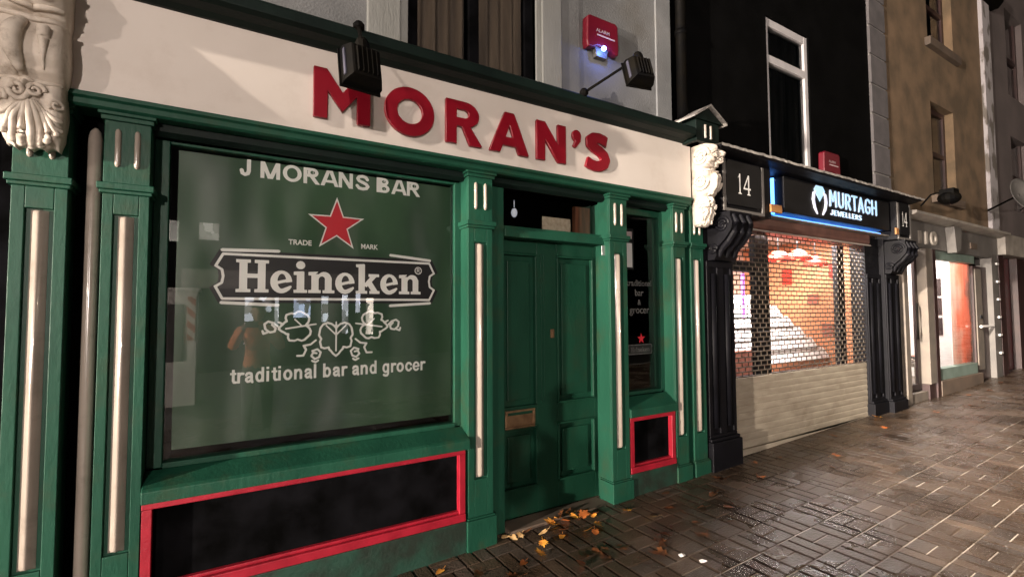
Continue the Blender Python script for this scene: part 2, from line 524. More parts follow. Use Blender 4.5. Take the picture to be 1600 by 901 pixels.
# ================================================================== THE SETTING
# pavement: one sheet with modelled pavers on the part in front of the shops
def build_ground():
    def attr(me, vals):
        a = me.attributes.new('tone', 'FLOAT', 'FACE')
        a.data.foreach_set('value', vals)
    mt = bpy.data.materials.new('wet_pavers')
    mt.use_nodes = True
    n, l = mt.node_tree.nodes, mt.node_tree.links
    p = n['Principled BSDF']
    at = n.new('ShaderNodeAttribute')
    at.attribute_name = 'tone'
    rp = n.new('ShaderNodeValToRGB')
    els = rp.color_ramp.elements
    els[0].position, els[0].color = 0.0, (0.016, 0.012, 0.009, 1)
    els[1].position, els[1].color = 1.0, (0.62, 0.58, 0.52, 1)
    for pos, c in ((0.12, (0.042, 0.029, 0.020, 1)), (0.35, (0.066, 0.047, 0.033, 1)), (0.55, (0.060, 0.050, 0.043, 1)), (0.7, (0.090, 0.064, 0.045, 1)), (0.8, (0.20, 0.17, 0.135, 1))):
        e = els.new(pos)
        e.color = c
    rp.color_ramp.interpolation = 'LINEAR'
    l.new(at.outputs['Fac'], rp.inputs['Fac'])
    tc = n.new('ShaderNodeTexCoord')
    nz = n.new('ShaderNodeTexNoise')
    nz.inputs['Scale'].default_value = 2.2
    nz.inputs['Detail'].default_value = 9
    l.new(tc.outputs['Object'], nz.inputs['Vector'])
    mx = n.new('ShaderNodeMix')
    mx.data_type = 'RGBA'
    mx.blend_type = 'MULTIPLY'
    mx.inputs['Factor'].default_value = 1
    rr = n.new('ShaderNodeValToRGB')
    rr.color_ramp.elements[0].position = 0.32
    rr.color_ramp.elements[1].position = 0.68
    rr.color_ramp.elements[0].color = (0.45, 0.42, 0.40, 1)
    rr.color_ramp.elements[1].color = (1.15, 1.1, 1.05, 1)
    l.new(nz.outputs['Fac'], rr.inputs['Fac'])
    l.new(rp.outputs['Color'], mx.inputs['A'])
    l.new(rr.outputs['Color'], mx.inputs['B'])
    l.new(mx.outputs['Result'], p.inputs['Base Color'])
    mr = n.new('ShaderNodeMapRange')
    mr.inputs['From Min'].default_value = 0.3
    mr.inputs['From Max'].default_value = 0.7
    mr.inputs['To Min'].default_value = 0.14
    mr.inputs['To Max'].default_value = 0.44
    l.new(nz.outputs['Fac'], mr.inputs['Value'])
    l.new(mr.outputs['Result'], p.inputs['Roughness'])
    nb = n.new('ShaderNodeTexNoise')
    nb.inputs['Scale'].default_value = 70
    nb.inputs['Detail'].default_value = 6
    l.new(tc.outputs['Object'], nb.inputs['Vector'])
    bp = n.new('ShaderNodeBump')
    bp.inputs['Strength'].default_value = 0.5
    bp.inputs['Distance'].default_value = 0.012
    l.new(nb.outputs['Fac'], bp.inputs['Height'])
    l.new(bp.outputs['Normal'], p.inputs['Normal'])
    rnd = random.Random(3)
    vs, fs, tone = [], [], []
    ux, uy = 0.205, 0.235
    b, g = 0.006, 0.0035
    def paver(x0, x1, y0, y1):
        dz = rnd.uniform(-0.0012, 0.0012)
        tl = [rnd.uniform(-0.001, 0.001) for _ in range(4)]
        i = len(vs)
        gx = 0.0055
        gy = 0.0022
        o = [(x0 + gx, y0 + gy), (x1 - gx, y0 + gy), (x1 - gx, y1 - gy), (x0 + gx, y1 - gy)]
        for x, y in o:
            vs.append((x, y, gz(x) - 0.012))
        for x, y in o:
            vs.append((x, y, gz(x) - 0.005 + dz))
        q = [(x0 + gx + b, y0 + gy + b), (x1 - gx - b, y0 + gy + b), (x1 - gx - b, y1 - gy - b), (x0 + gx + b, y1 - gy - b)]
        for (x, y), t in zip(q, tl):
            vs.append((x, y, gz(x) + dz + t))
        t = rnd.choice([rnd.uniform(.12, .35), rnd.uniform(.2, .6), rnd.uniform(.4, .68)])
        fs.append((i + 8, i + 9, i + 10, i + 11))
        tone.append(t)
        for k in range(4):
            k2 = (k + 1) % 4
            fs.append((i + 4 + k, i + 4 + k2, i + 8 + k2, i + 8 + k))
            tone.append(t if k in (0, 2) else .08)
            fs.append((i + k, i + k2, i + 4 + k2, i + 4 + k))
            tone.append(0.06)
    X0, X1 = -1.5, 22.0
    nxu = int((X1 - X0) / ux)
    nyu = 18
    yoff = 0.235 * 0.22 + 0.25
    for j in range(nyu):
        y1 = yoff - j * uy
        y0 = y1 - uy
        for i in range(nxu):
            x0 = X0 + i * ux
            if (i + j) % 2:
                paver(x0, x0 + ux / 2, y0, y1)
                paver(x0 + ux / 2, x0 + ux, y0, y1)
            else:
                paver(x0, x0 + ux, y0, y0 + uy / 2)
                paver(x0, x0 + ux, y0 + uy / 2, y1)
    ylo = yoff - nyu * uy
    # bed of sandy joints under the pavers: wet glints painted pale along the street, rest dark
    def quad(x0, x1, y0, y1, dz, t):
        i = len(vs)
        vs.extend([(x0, y0, gz(x0) + dz), (x1, y0, gz(x1) + dz), (x1, y1, gz(x1) + dz), (x0, y1, gz(x0) + dz)])
        fs.append((i, i + 1, i + 2, i + 3))
        tone.append(t)
    quad(X0, X1, ylo, yoff, -0.011, 0.03)
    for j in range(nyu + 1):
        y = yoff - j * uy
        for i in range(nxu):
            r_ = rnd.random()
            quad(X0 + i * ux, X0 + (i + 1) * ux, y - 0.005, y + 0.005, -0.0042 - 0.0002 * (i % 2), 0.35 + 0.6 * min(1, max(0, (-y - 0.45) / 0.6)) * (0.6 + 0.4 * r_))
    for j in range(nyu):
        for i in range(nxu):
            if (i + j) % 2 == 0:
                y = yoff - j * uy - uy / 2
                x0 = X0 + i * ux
                quad(x0 + .01, x0 + ux - .01, y - 0.005, y + 0.005, -0.0045, (0.35 + 0.62 * min(1, max(0, (-y - 0.45) / 0.6)) * rnd.uniform(.5, 1)))  # short dashes of the same painted wet glint
    # plain outer pavement
    for (a, bb, c, d) in ((-40, X0, -5.5, 1.0), (X1, 60, -5.5, 1.0), (X0, X1, -5.5, ylo), (X0, X1, yoff, 1.0)):
        quad(a, bb, c, d, -0.002, 0.4)
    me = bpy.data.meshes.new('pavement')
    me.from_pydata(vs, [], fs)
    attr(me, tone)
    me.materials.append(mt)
    o = bpy.data.objects.new('pavement', me)
    COL.objects.link(o)
    struct(o)
    kb = MB()
    kb.add([(-40, -5.5, gz(-40)), (60, -5.5, gz(60)), (60, -5.65, gz(60)), (-40, -5.65, gz(-40)), (60, -5.65, gz(60) - .12), (-40, -5.65, gz(-40) - .12)],
           [(0, 1, 2, 3), (3, 2, 4, 5)])
    struct(kb.build('kerb', 'greystone'))
    rd = MB()
    rd.add([(-60, -5.65, gz(-60) - .12), (90, -5.65, gz(90) - .12), (90, -60, gz(90) - .12), (-60, -60, gz(-60) - .12)], [(0, 1, 2, 3)])
    M['asphalt'] = mat('wet_asphalt', (0.05, 0.048, 0.045), (0.03, 0.03, 0.03), 0.3, 0.6, 3, 0.3, 80)
    struct(rd.build('road', 'asphalt'))
build_ground()

# ================================================================== GREEN PUB BUILDING
pub = thing('pub_building', 'green pub shopfront with cream fascia, panelled door and large front window', 'building', (1.6, 0.3, gz(1.6)))

# --- upper wall with one window opening
def wall_holes(name, material, parent, x0, x1, z0, z1, y0, y1, holes):
    mb = MB()
    xs = sorted({x0, x1} | {h[0] for h in holes} | {h[1] for h in holes})
    for a, b in zip(xs[:-1], xs[1:]):
        cuts = sorted([(h[2], h[3]) for h in holes if h[0] <= a + 1e-6 and h[1] >= b - 1e-6])
        z = z0
        for c0, c1 in cuts:
            if c0 > z:
                mb.box(a, b, y0, y1, z, c0)
            z = c1
        if z < z1:
            mb.box(a, b, y0, y1, z, z1)
    bm_o = mb.build(name, material, parent)
    return bm_o

wall_holes('upper_wall', 'render', pub, -4.0, 3.70, 3.105, 8.0, 0.12, 0.45, [(1.06, 2.12, 3.31, 5.6)])
sr = MB()
sr.box(0.78, 1.00, 0.085, 0.12, 3.21, 5.7)
sr.box(1.00, 1.06, 0.105, 0.30, 3.21, 5.7)
sr.box(2.17, 2.36, 0.085, 0.12, 3.21, 5.7)
sr.box(2.12, 2.17, 0.105, 0.30, 3.21, 5.7)
sr.build('window_surround', 'render_pale', pub, 0.006)
sr = MB()
sr.box(2.375, 2.57, 0.108, 0.12, 3.21, 5.7)
sr.box(3.50, 3.70, 0.100, 0.12, 3.21, 7.9)
sr.build('wall_band', 'render', pub, 0.004)
wf = MB()
wf.box(1.06, 1.14, 0.15, 0.20, 3.31, 5.6)
wf.box(2.04, 2.12, 0.15, 0.20, 3.31, 5.6)
wf.box(1.545, 1.625, 0.145, 0.20, 3.31, 5.6)
wf.box(1.14, 2.04, 0.152, 0.20, 3.31, 3.39)
wfr = wf.build('window', 'black_matt', pub, 0.004)
pane(1.14, 2.04, 0.175, 3.39, 5.6, 'glass', wfr, 'pane')
cu = MB()
def curtain(mb, x0, x1, y, z0, z1, amp=0.025, n=60, per=0.11):
    vs = []
    for i in range(n + 1):
        x = x0 + (x1 - x0) * i / n
        yy = y + amp * math.sin(x / per * 2 * PI) + amp * .6 * math.sin(x / per * 3.1)
        vs += [(x, yy, z0 + 0.03 * math.sin(x * 9)), (x, yy, z1)]
    mb.add(vs, [(2 * i, 2 * i + 2, 2 * i + 3, 2 * i + 1) for i in range(n)])
curtain(cu, 1.12, 1.56, 0.25, 3.40, 5.6)
curtain(cu, 1.60, 2.06, 0.25, 3.34, 5.6)
tag(cu.build('curtain', 'curtain', None, smooth=True), 'drab brown curtains hanging behind the dark upper window above the cream fascia', 'curtain')
MB().box(-1.2, 4.0, 1.4, 1.45, -0.4, 8).build('interior_wall', 'inside', pub)

# --- cornice, fascia, architrave
c = MB()
c.prof_x(-1.0, 3.66, [(0.12, 3.10), (-0.06, 3.10), (-0.10, 3.115), (-0.17, 3.12), (-0.20, 3.135), (-0.20, 3.19), (-0.185, 3.207), (0.12, 3.215)])
c.build('cornice', 'green_dark', pub, 0.004)
f = MB()
f.box(-1.0, 3.775, -0.04, 0.12, 2.597, 3.0995)
fascia = f.build('fascia', 'fascia', pub)
a = MB()
a.prof_x(-1.0, 3.775, [(0.115, 2.595), (-0.062, 2.595), (-0.062, 2.575), (-0.045, 2.565), (-0.045, 2.54), (-0.03, 2.53), (0.115, 2.53)])
a.build('architrave', 'green', pub, 0.003)
h = MB()
h.prof_x(-0.318, 1.462, [(0.10, 2.529), (0.045, 2.529), (0.045, 2.49), (0.075, 2.47), (0.10, 2.47)])
h.prof_x(1.655, 2.777, [(0.10, 2.529), (0.045, 2.529), (0.045, 2.49), (0.075, 2.47), (0.10, 2.47)])
h.prof_x(2.975, 3.556, [(0.10, 2.529), (0.045, 2.529), (0.045, 2.49), (0.075, 2.47), (0.10, 2.47)])
h.build('window_head', 'green_dark', pub, 0.003)
# dark backing of the gaps between pilasters
MB().box(-0.98, -0.322, 0.155, 0.2, gz(-1) - .1, 2.53).build('backing_board', 'black_matt', pub)
MB().box(3.56, 4.02, 0.155, 0.2, gz(3.6) - .1, 2.53).build('backing_board', 'black_matt', pub)

# --- red sign lettering
def letter_defs():
    L = {}
    s = .245
    L['M'] = (pg([(0, 0), (s, 0), (s, .60), (.545, .20), (.845, .60), (.845, 0), (1.09, 0), (1.09, 1), (.86, 1), (.545, .56), (.23, 1), (0, 1)]), 1.09)
    L['O'] = (cut(pg(ell(.55, .5, .55, .53)), pg(ell(.55, .5, .30, .285))), 1.10)
    bowl = cut(union(pg(ell(.46, .71, .36, .29)), pg(rect(.1, .46, .42, 1.0))), union(pg(ell(.44, .715, .145, .115)), pg(rect(.245, .44, .60, .83))))
    L['R'] = (union(pg(rect(0, s, 0, 1)), bowl, pg([(.36, .50), (.58, .44), (.90, 0), (.60, 0)])), .90)
    L['A'] = (cut(pg([(0, 0), (.42, 1), (.67, 1), (1.09, 0), (.82, 0), (.745, .19), (.345, .19), (.27, 0)]), pg([(.42, .38), (.67, .38), (.545, .72)])), 1.09)
    L['N'] = (pg([(0, 0), (s, 0), (s, .58), (.68, 0), (.92, 0), (.92, 1), (.675, 1), (.675, .43), (.25, 1), (0, 1)]), .92)
    L["'"] = (union(pg(ell(.145, .84, .145, .14)), pg([(.29, .84), (.27, .70), (.10, .52), (.03, .56), (.13, .74)])), .29)
    sp = [(.76, .80), (.64, .86), (.50, .885), (.34, .865), (.245, .79), (.25, .68), (.36, .60), (.52, .535), (.65, .45), (.70, .33), (.65, .20), (.52, .13), (.38, .115), (.22, .15), (.10, .215)]
    L['S'] = (cut(stk(sp, .125), pg([(.80, 1.1), (.70, .66), (1.1, .6), (1.1, 1.1)]), pg([(-.1, .4), (.16, .33), (.03, -.1), (-.3, -.1)])), .83)
    return L
LD = letter_defs()
for ch, x, wd in (('M', .435, .330), ('O', .852, .332), ('R', 1.266, .274), ('A', 1.600, .330), ('N', 2.001, .277), ("'", 2.343, .087), ('S', 2.474, .262)):
    fn, ww = LD[ch]
    lp = trace(fn, -.12, ww + .12, -.1, 1.12, .0125, 0.0028)
    me = curve_mesh('sign_letter', [q * 0.30 for q in lp], 0.009, 0.004)
    z0 = 2.682 if ch not in "O'S" else (2.672 if ch != "'" else 2.83)
    place_flat(me, 'sign_letter', 'red', x, -0.054, z0, fascia, fit_w=wd, fit_h={'O': .318, 'S': .322, "'": .145}.get(ch, .30))

# --- pilasters
def pilaster(x0, x1, flutes=True, head=True):
    xm = (x0 + x1) / 2
    r0 = 0.05
    mb = MB()
    zb = gz(xm)
    mb.slope_box(x0, x1, 0.018, 0.15, gz(x0) - .03, gz(x1) - .03, 2.53)
    mb.box(x0, xm - r0, 0.0, 0.0179, .14, 2.13)
    mb.box(xm + r0, x1, 0.0, 0.0179, .14, 2.13)
    mb.box(xm - r0 + .0005, xm + r0 - .0005, 0.0, 0.0179, .14, .39)
    mb.box(xm - r0 + .0005, xm + r0 - .0005, 0.0, 0.0179, 2.03, 2.13)
    p = mb.build('pilaster', 'green', pub, 0.003)
    b = MB()
    b.slope_box(x0 - .018, x1 + .018, -.024, 0.15, gz(x0) - .03, gz(x1) - .03, 0.128)
    b.box(x0 - .010, x1 + .010, -.014, 0.15, 0.1285, 0.14)
    b.build('plinth', 'green', p, 0.005)
    b = MB()
    b.box(x0 - .020, x1 + .020, -.028, 0.148, 2.148, 2.18)
    b.box(x0 - .012, x1 + .012, -.016, 0.148, 2.13, 2.1475)
    b.build('band', 'green', p, 0.004)
    hd = MB()
    hd.box(x0 + .0, x1 - .0, -.002, 0.0179, 2.181, 2.529)
    hd.box(x0 - .012, x1 + .012, -.018, 0.147, 2.49, 2.512)
    hd.box(x0 - .022, x1 + .022, -.032, 0.147, 2.5125, 2.529)
    hd.build('head', 'green', p, 0.003)
    bar = MB()
    n = 14
    zs = [.400, .408, .425, 2.008, 2.016, 2.022]
    sc = [.25, .75, 1, 1, .8, .45]
    vs, fs = [], []
    for z, q in zip(zs, sc):
        for k in range(n + 1):
            t = PI * k / n
            vs.append((xm - .031 * math.cos(t), .017 - .029 * q * (1 - abs(math.cos(t)) ** 1.25), z))
    for j in range(len(zs) - 1):
        for k in range(n):
            fs.append((j * (n + 1) + k, j * (n + 1) + k + 1, (j + 1) * (n + 1) + k + 1, (j + 1) * (n + 1) + k))
    fs.append(tuple(range(n, -1, -1)))
    fs.append(tuple((len(zs) - 1) * (n + 1) + k for k in range(n + 1)))
    bar.add(vs, fs)
    bar.build('flute_bar', 'cream', p, smooth=True)
    for dx in (-.038, .038):
        sb = MB()
        cx = xm + dx
        zz = [2.262, 2.268, 2.28, 2.435, 2.447, 2.453]
        vs, fs = [], []
        for z, q in zip(zz, [.3, .8, 1, 1, .8, .3]):
            for k in range(9):
                t = PI * k / 8
                vs.append((cx - .0125 * q * math.cos(t), -.002 - .013 * q * math.sin(t), z))
        for j in range(5):
            for k in range(8):
                fs.append((j * 9 + k, j * 9 + k + 1, (j + 1) * 9 + k + 1, (j + 1) * 9 + k))
        sb.add(vs, fs)
        sb.build('small_flute', 'cream', p, smooth=True)
    return p
for x0, x1 in ((-.822, -.629), (-.504, -.320), (1.463, 1.655), (2.778, 2.974), (3.557, 3.722), (3.80, 3.985)):
    pilaster(x0, x1)
# cream half-round post between the two left pilasters
hp = MB()
vs, fs = [], []
zz = [gz(-.5) - .03, 2.40, 2.44, 2.46]
for z, q in zip(zz, [1, 1, .8, .3]):
    for k in range(13):
        t = PI * k / 12
        vs.append((-.548 - .029 * q * math.cos(t), .075 - .035 * q * math.sin(t), z))
for j in range(3):
    for k in range(12):
        fs.append((j * 13 + k, j * 13 + k + 1, (j + 1) * 13 + k + 1, (j + 1) * 13 + k))
hp.add(vs, fs)
hp.build('half_round_post', 'cream', pub, smooth=True)

# --- big window: frame, sill, glass
fr = MB()
fr.box(-.318, -.250, .125, .21, .74, 2.469)
fr.box(1.416, 1.4625, .125, .235, .74, 2.469)
fr.box(-.249, 1.4155, .127, .21, 2.452, 2.469)
fr.box(-.249, 1.4155, .118, .21, .735, .765)
wnd = fr.build('shop_window', 'green', pub, 0.004)
pane(-.249, 1.4155, .155, .766, 2.452, 'glass', wnd, 'pane')
sl = MB()
sl.prof_x(-.318, 1.462, [(-.035, .612), (-.035, .672), (-.02, .684), (.117, .738), (.117, .612)])
sl.build('window_sill', 'green', pub, 0.005)

def riser(x0, x1, zb0, zt):
    fr = MB()
    w = .045
    fr.box(x0, x1, 0.0, .05, zt - .034, zt)
    fr.box(x0, x1, -.004, .05, zb0, zb0 + .05)
    fr.box(x0, x0 + w, 0.002, .05, zb0 + .0505, zt - .0345)
    fr.box(x1 - w, x1, 0.002, .05, zb0 + .0505, zt - .0345)
    # inner bead
    fr.box(x0 + w, x1 - w, .018, .05, zb0 + .0505, zb0 + .068)
    o = fr.build('panel_frame', 'red_frame', pub, 0.004)
    MB().box(x0 + .01, x1 - .01, .051, .07, zb0 + .01, zt - .01).build('stall_riser', 'black_matt', pub)
riser(-.318, 1.442, .131, .609)
pl = MB()
pl.slope_box(-.318, 1.444, -.008, .1, gz(-.3) - .03, gz(1.44) - .03, .1305)
pl.build('base_board', 'green_base', pub, 0.004)
# narrow window right of the door
fr = MB()
fr.box(2.9745, 3.03, .125, .21, .80, 2.469)
fr.box(3.51, 3.5565, .125, .21, .80, 2.469)
fr.box(3.0305, 3.5095, .127, .21, 2.41, 2.469)
fr.box(3.0305, 3.5095, .118, .21, .795, .825)
w2 = fr.build('side_window', 'green', pub, 0.004)
pane(3.0305, 3.5095, .155, .826, 2.409, 'glass', w2, 'pane')
sl = MB()
sl.prof_x(2.9745, 3.5565, [(-.02, .635), (-.02, .700), (.0, .712), (.117, .79), (.117, .635)])
sl.build('window_sill', 'green', pub, 0.005)
riser(2.985, 3.545, .165, .632)
pl = MB()
pl.slope_box(2.975, 3.556, -.008, .1, gz(3) - .03, gz(3.55) - .03, .1645)
pl.build('base_board', 'green_base', pub, 0.004)

# --- doorway
jb = MB()
jb.slope_box(1.656, 1.80, .085, .26, gz(1.7) - .03, gz(1.8) - .03, 2.469)
jb.slope_box(2.79, 2.845, .080, .26, gz(2.7) - .03, gz(2.8) - .03, 2.469)
jb.box(1.8005, 2.7895, .070, .26, 2.102, 2.165)
jb.box(1.8005, 2.7895, .100, .26, 2.1655, 2.19)
jb.build('door_frame', 'green', pub, 0.005)
pane(1.8005, 2.7895, .196, 2.1905, 2.469, 'glass', pub, 'transom_pane')
dz0 = gz(2.2) + .02
d = MB()
D0, D1 = .192, .235
def rail(x0, x1, z0, z1):
    d.box(x0, x1, D0, D1, z0, z1)
rail(1.803, 1.835, dz0, 2.10)
rail(2.755, 2.787, dz0, 2.10)
rail(2.165, 2.36, dz0, 2.10)
for (xa, xb) in ((1.8355, 2.1645), (2.3605, 2.7545)):
    rail(xa, xb, dz0, .17)
    rail(xa, xb, .64, .79)
    rail(xa, xb, 2.0, 2.10)
d.box(1.81, 2.78, D1 - .012, D1 + .004, dz0 + .01, 2.09)
door = d.build('door', 'green_door', pub, 0.003)
bd = MB()
for (xa, xb) in ((1.836, 2.164), (2.361, 2.754)):
    for (za, zb) in ((.1705, .6395), (.7905, 1.9995)):
        b = .018
        for (p0, p1, q0, q1) in ((xa, xb, za, za + b), (xa, xb, zb - b, zb), (xa, xa + b, za + b, zb - b), (xb - b, xb, za + b, zb - b)):
            bd.box(p0, p1, D0 - .010, D1 - .0125, q0 + .0004, q1 - .0004)
        bd.box(xa + .06, xb - .06, D0 + .012, D1 - .0125, za + .06, zb - .06)
bd.build('panel_moulding', 'green_door', door, 0.006)
# centre beads of the door
cb = MB()
cb.box(2.20, 2.212, D0 - .006, D0 - .0005, .82, 2.0)
cb.box(2.228, 2.238, D0 - .006, D0 - .0005, .82, 2.0)
cb.build('centre_bead', 'green_door', door, 0.002)
lb = MB()
for (p0, p1, q0, q1) in ((1.862, 2.135, .765, .782), (1.862, 2.135, .640, .657), (1.862, 1.885, .6575, .7645), (2.112, 2.135, .6575, .7645)):
    lb.box(p0, p1, D0 - .014, D0 - .0004, q0, q1)
lbo = lb.build('letterbox', 'brass', door, 0.004)
MB().add([(1.884, D0 - .003, .657), (2.113, D0 - .003, .657), (2.113, D0 - .012, .745), (1.884, D0 - .012, .745)], [(0, 1, 2, 3)]).build('flap', 'brass', lbo)
kn = MB()
kn.box(2.295, 2.330, D0 - .008, D0 - .0003, 1.325, 1.395)
kn.box(2.307, 2.318, D0 - .013, D0 - .0085, 1.34, 1.375)
kn.build('keyhole_plate', 'brass', door, 0.002)
MB().box(2.745, 2.785, .062, .0695, 2.01, 2.095).build('door_closer', 'steel', pub, 0.004)
th = MB()
th.slope_box(1.80, 2.79, .01, .19, gz(1.8) - .04, gz(2.79) - .04, gz(2.2) + .018)
th.build('threshold', 'riser3', pub, 0.008)

# --- things glimpsed through the panes
tp = MB()
vs, fs = [], []
for z, r_ in ((2.37, .006), (2.385, .018), (2.33, .03), (2.31, .028)):
    pass
tp.tube([(2.06, .36, 2.46), (2.06, .36, 2.40)], .004, 6)
tp.ball((2.06, .36, 2.355), .026, 12, sz=1.5)
tag(tp.build('hanging_bulb', 'bulb', None, smooth=True), 'faint pale bulb hanging in the dark behind the door transom pane', 'light bulb')
pn = MB()
pn.box(2.30, 2.60, .3, .304, 2.17, 2.34)
tag(pn.build('paper_notice', 'paper'), 'buff paper notice behind the transom pane above the green door', 'notice')
bw = MB()
bw.box(2.62, 2.786, .262, .30, 2.192, 2.45)
tag(bw.build('wooden_board', 'brown_wood'), 'reddish wooden board standing behind the right end of the transom pane', 'board')

# --- white plaster corbels
def corbel(x, zt=3.10, zb=2.285, w=.235, yb=-.035, cheeks=True):
    H = zt - zb
    nu, nv = 56, 150
    vs, fs = [], []
    def base(v):        # projection of the front, v=0 top .. 1 bottom
        key = [(0, .16), (.05, .20), (.13, .215), (.22, .19), (.29, .145), (.33, .15), (.36, .165), (.45, .185), (.53, .18), (.60, .15), (.645, .115), (.68, .12), (.74, .13), (.83, .115), (.92, .085), (.97, .065), (1, .05)]
        for (a, b), (c, e) in zip(key[:-1], key[1:]):
            if a <= v <= c:
                t = (v - a) / (c - a)
                t = t * t * (3 - 2 * t)
                return b + (e - b) * t
        return .05
    def width(v):
        key = [(0, 1), (.25, 1.0), (.32, .95), (.5, 1.0), (.62, .95), (.66, .88), (.80, .93), (.92, .86), (1, .74)]
        for (a, b), (c, e) in zip(key[:-1], key[1:]):
            if a <= v <= c:
                t = (v - a) / (c - a)
                return b + (e - b) * t * t * (3 - 2 * t)
        return .6
    gs = lambda t, s: math.exp(-(t / s) ** 2)
    def height(u, v):    # u -1..1
        b = base(v)
        edge = max(0.0, 1 - abs(u) ** 5) ** .5
        h = b * (.62 + .38 * edge)
        if v < .30:      # volutes with drapery
            h += .020 * gs(u - .55, .25) * gs(v - .16, .09) + .018 * gs(u + .55, .28) * gs(v - .10, .10)
            h -= .014 * gs(u - .1 * math.sin(v * 30), .12)
            h += .012 * math.sin(v * 52 + u * 3.5) * gs(v - .15, .12)
        h -= .034 * gs(v - .305 - .012 * u, .012)            # groove below the volutes
        h += .012 * gs(v - .335 - .012 * u, .014)            # ring
        if .30 < v < .68:
            m_ = min(1, (v - .33) / .05) * min(1, (.655 - v) / .05)
            m_ = max(0, m_)
            bend = .10 * math.sin((v - .34) / .3 * PI)
            h += m_ * (.012 * gs(u + .18 + bend, .16) + .010 * gs(u + .42 + bend, .06))
            h += m_ * .004 * gs(u - .50, .05 + .14 * max(0, (.50 - v)) / .2) * max(0, 1 - (v - .38) / .22 if v > .38 else 1)
            h -= m_ * .005 * gs(u - .2, .14)
        if v > .64:      # acanthus leaf
            t = (v - .64) / .36
            h += .026 * gs(t - .12, .08) * gs(u + .15, .40) * (1 + .8 * math.cos(12 * u + 11 * t)) - .02 * gs(t - .01, .035)
            q_ = u / (1.0 - .30 * t)
            left = 1 / (1 + math.exp((u - .15) * 9))
            h += .004 * math.cos(q_ * 9 - 2.2 * t) * min(1, t * 4)
            h -= .010 * (1 - left) * gs(t - .45, .22) * gs(u - .35, .28)
            h += .016 * gs(t - .90, .07)
            h += .010 * gs(u - .86, .10) * gs(t - .6, .08) + .010 * gs(u - .82, .1) * gs(t - .85, .07)
        return h
    for j in range(nv + 1):
        v = j / nv
        for i in range(nu + 1):
            u = -1 + 2 * i / nu
            scal = 1.0
            if v > .93:
                scal = 1
            zz_ = zt - H * v
            if v > .86:   # scalloped lower edge of the leaf
                zz_ += .018 * (v - .86) / .14 * (abs(math.sin(u * PI * 1.8 + .4)) - .4)
            vs.append((x + u * w / 2 * width(v), yb - max(.01, height(u, v)), zz_))
    q = nu + 1
    for j in range(nv):
        for i in range(nu):
            fs.append((j * q + i, j * q + i + 1, (j + 1) * q + i + 1, (j + 1) * q + i))
    # sides, top and bottom back to the wall
    nb = len(vs)
    rim = [i for i in range(q)] + [j * q + nu for j in range(1, nv + 1)] + [nv * q + i for i in range(nu - 1, -1, -1)] + [j * q for j in range(nv - 1, 0, -1)]
    for r_ in rim:
        vs.append((vs[r_][0], yb + .005, vs[r_][2]))
    for k in range(len(rim)):
        k2 = (k + 1) % len(rim)
        fs.append((rim[k], nb + k, nb + k2, rim[k2]))
    fs.append(tuple(nb + k for k in range(len(rim))))
    mb = MB().add(vs, fs)
    # spiral volutes on both cheeks and small curls of the leaf
    def spiral(cx, cy, cz, r0, turns, sgn, rad, up_=1):
        pts, rr = [], []
        n = 44
        for k in range(n + 1):
            t = k / n
            a = turns * 2 * PI * t
            rr_ = r0 * (1 - .82 * t)
            pts.append((cx + sgn * .010 * t, cy - rr_ * math.cos(a), cz + up_ * rr_ * math.sin(a)))
            rr.append(rad * (1 - .45 * t))
        mb.tube(pts, rr, 8)
    for s in ((-1, 1) if cheeks else ()):
        xs = x + s * w / 2 * .99
        spiral(xs, yb - .105, zt - .115, .088, 2.2, s, .017)
        spiral(xs, yb - .095, zt - H * .47, .080, 2.0, s, .015, -1)
        spiral(xs - s * .012, yb - .06, zt - H * .74, .045, 1.6, s, .011)
        # curls on the front corners of the leaf
        pts, rr = [], []
        for k in range(30):
            t = k / 29
            a = 1.5 * 2 * PI * t
            r_ = .030 * (1 - .75 * t)
            pts.append((x + s * (w * .40 + r_ * math.cos(a)), yb - .085 - .012 * t, zt - H * .79 + r_ * math.sin(a)))
            rr.append(.012 * (1 - .4 * t))
        mb.tube(pts, rr, 8)
    def on(u, v, off=0.0):
        return (x + u * w / 2 * width(v), yb - max(.01, height(u, v)) - off, zt - H * v)
    def run(pts, rads, n=28, off=0.0, sides=10):
        P_, R_ = [], []
        m_ = len(pts) - 1
        for k in range(n + 1):
            t = k / n * m_
            i = min(int(t), m_ - 1)
            f_ = t - i
            p0, p1, p2, p3 = pts[max(i - 1, 0)], pts[i], pts[i + 1], pts[min(i + 2, m_)]
            c_ = [.5 * ((2 * p1[q]) + (-p0[q] + p2[q]) * f_ + (2 * p0[q] - 5 * p1[q] + 4 * p2[q] - p3[q]) * f_ ** 2 + (-p0[q] + 3 * p1[q] - 3 * p2[q] + p3[q]) * f_ ** 3) for q in (0, 1)]
            r_ = rads[i] + (rads[i + 1] - rads[i]) * f_
            P_.append(on(max(-1, min(1, c_[0])), max(0, min(1, c_[1])), off + r_ * .25))
            R_.append(r_)
        mb.tube(P_, R_, sides)
    def curl(u0, v0, r0, turns, sgn, rad, a0=0.0):
        P_, R_ = [], []
        for k in range(40):
            t = k / 39
            a = a0 + sgn * turns * 2 * PI * t
            rr_ = r0 * (1 - .85 * t)
            uu = u0 + rr_ * math.cos(a) / (w / 2)
            vv_ = v0 + rr_ * math.sin(a) / H
            P_.append(on(max(-1, min(1, uu)), vv_, .006 + .010 * t))
            R_.append(rad * (1 - .45 * t))
        mb.tube(P_, R_, 10)
    # top volutes, collar, crescent rib, teardrop
    curl(-.42, .15, .055, 1.8, 1, .015)
    curl(.48, .20, .045, 1.7, -1, .013)
    run([(-.95, .02), (-.5, .06), (.1, .10), (.5, .13), (.95, .10)], [.012, .016, .018, .014, .010])
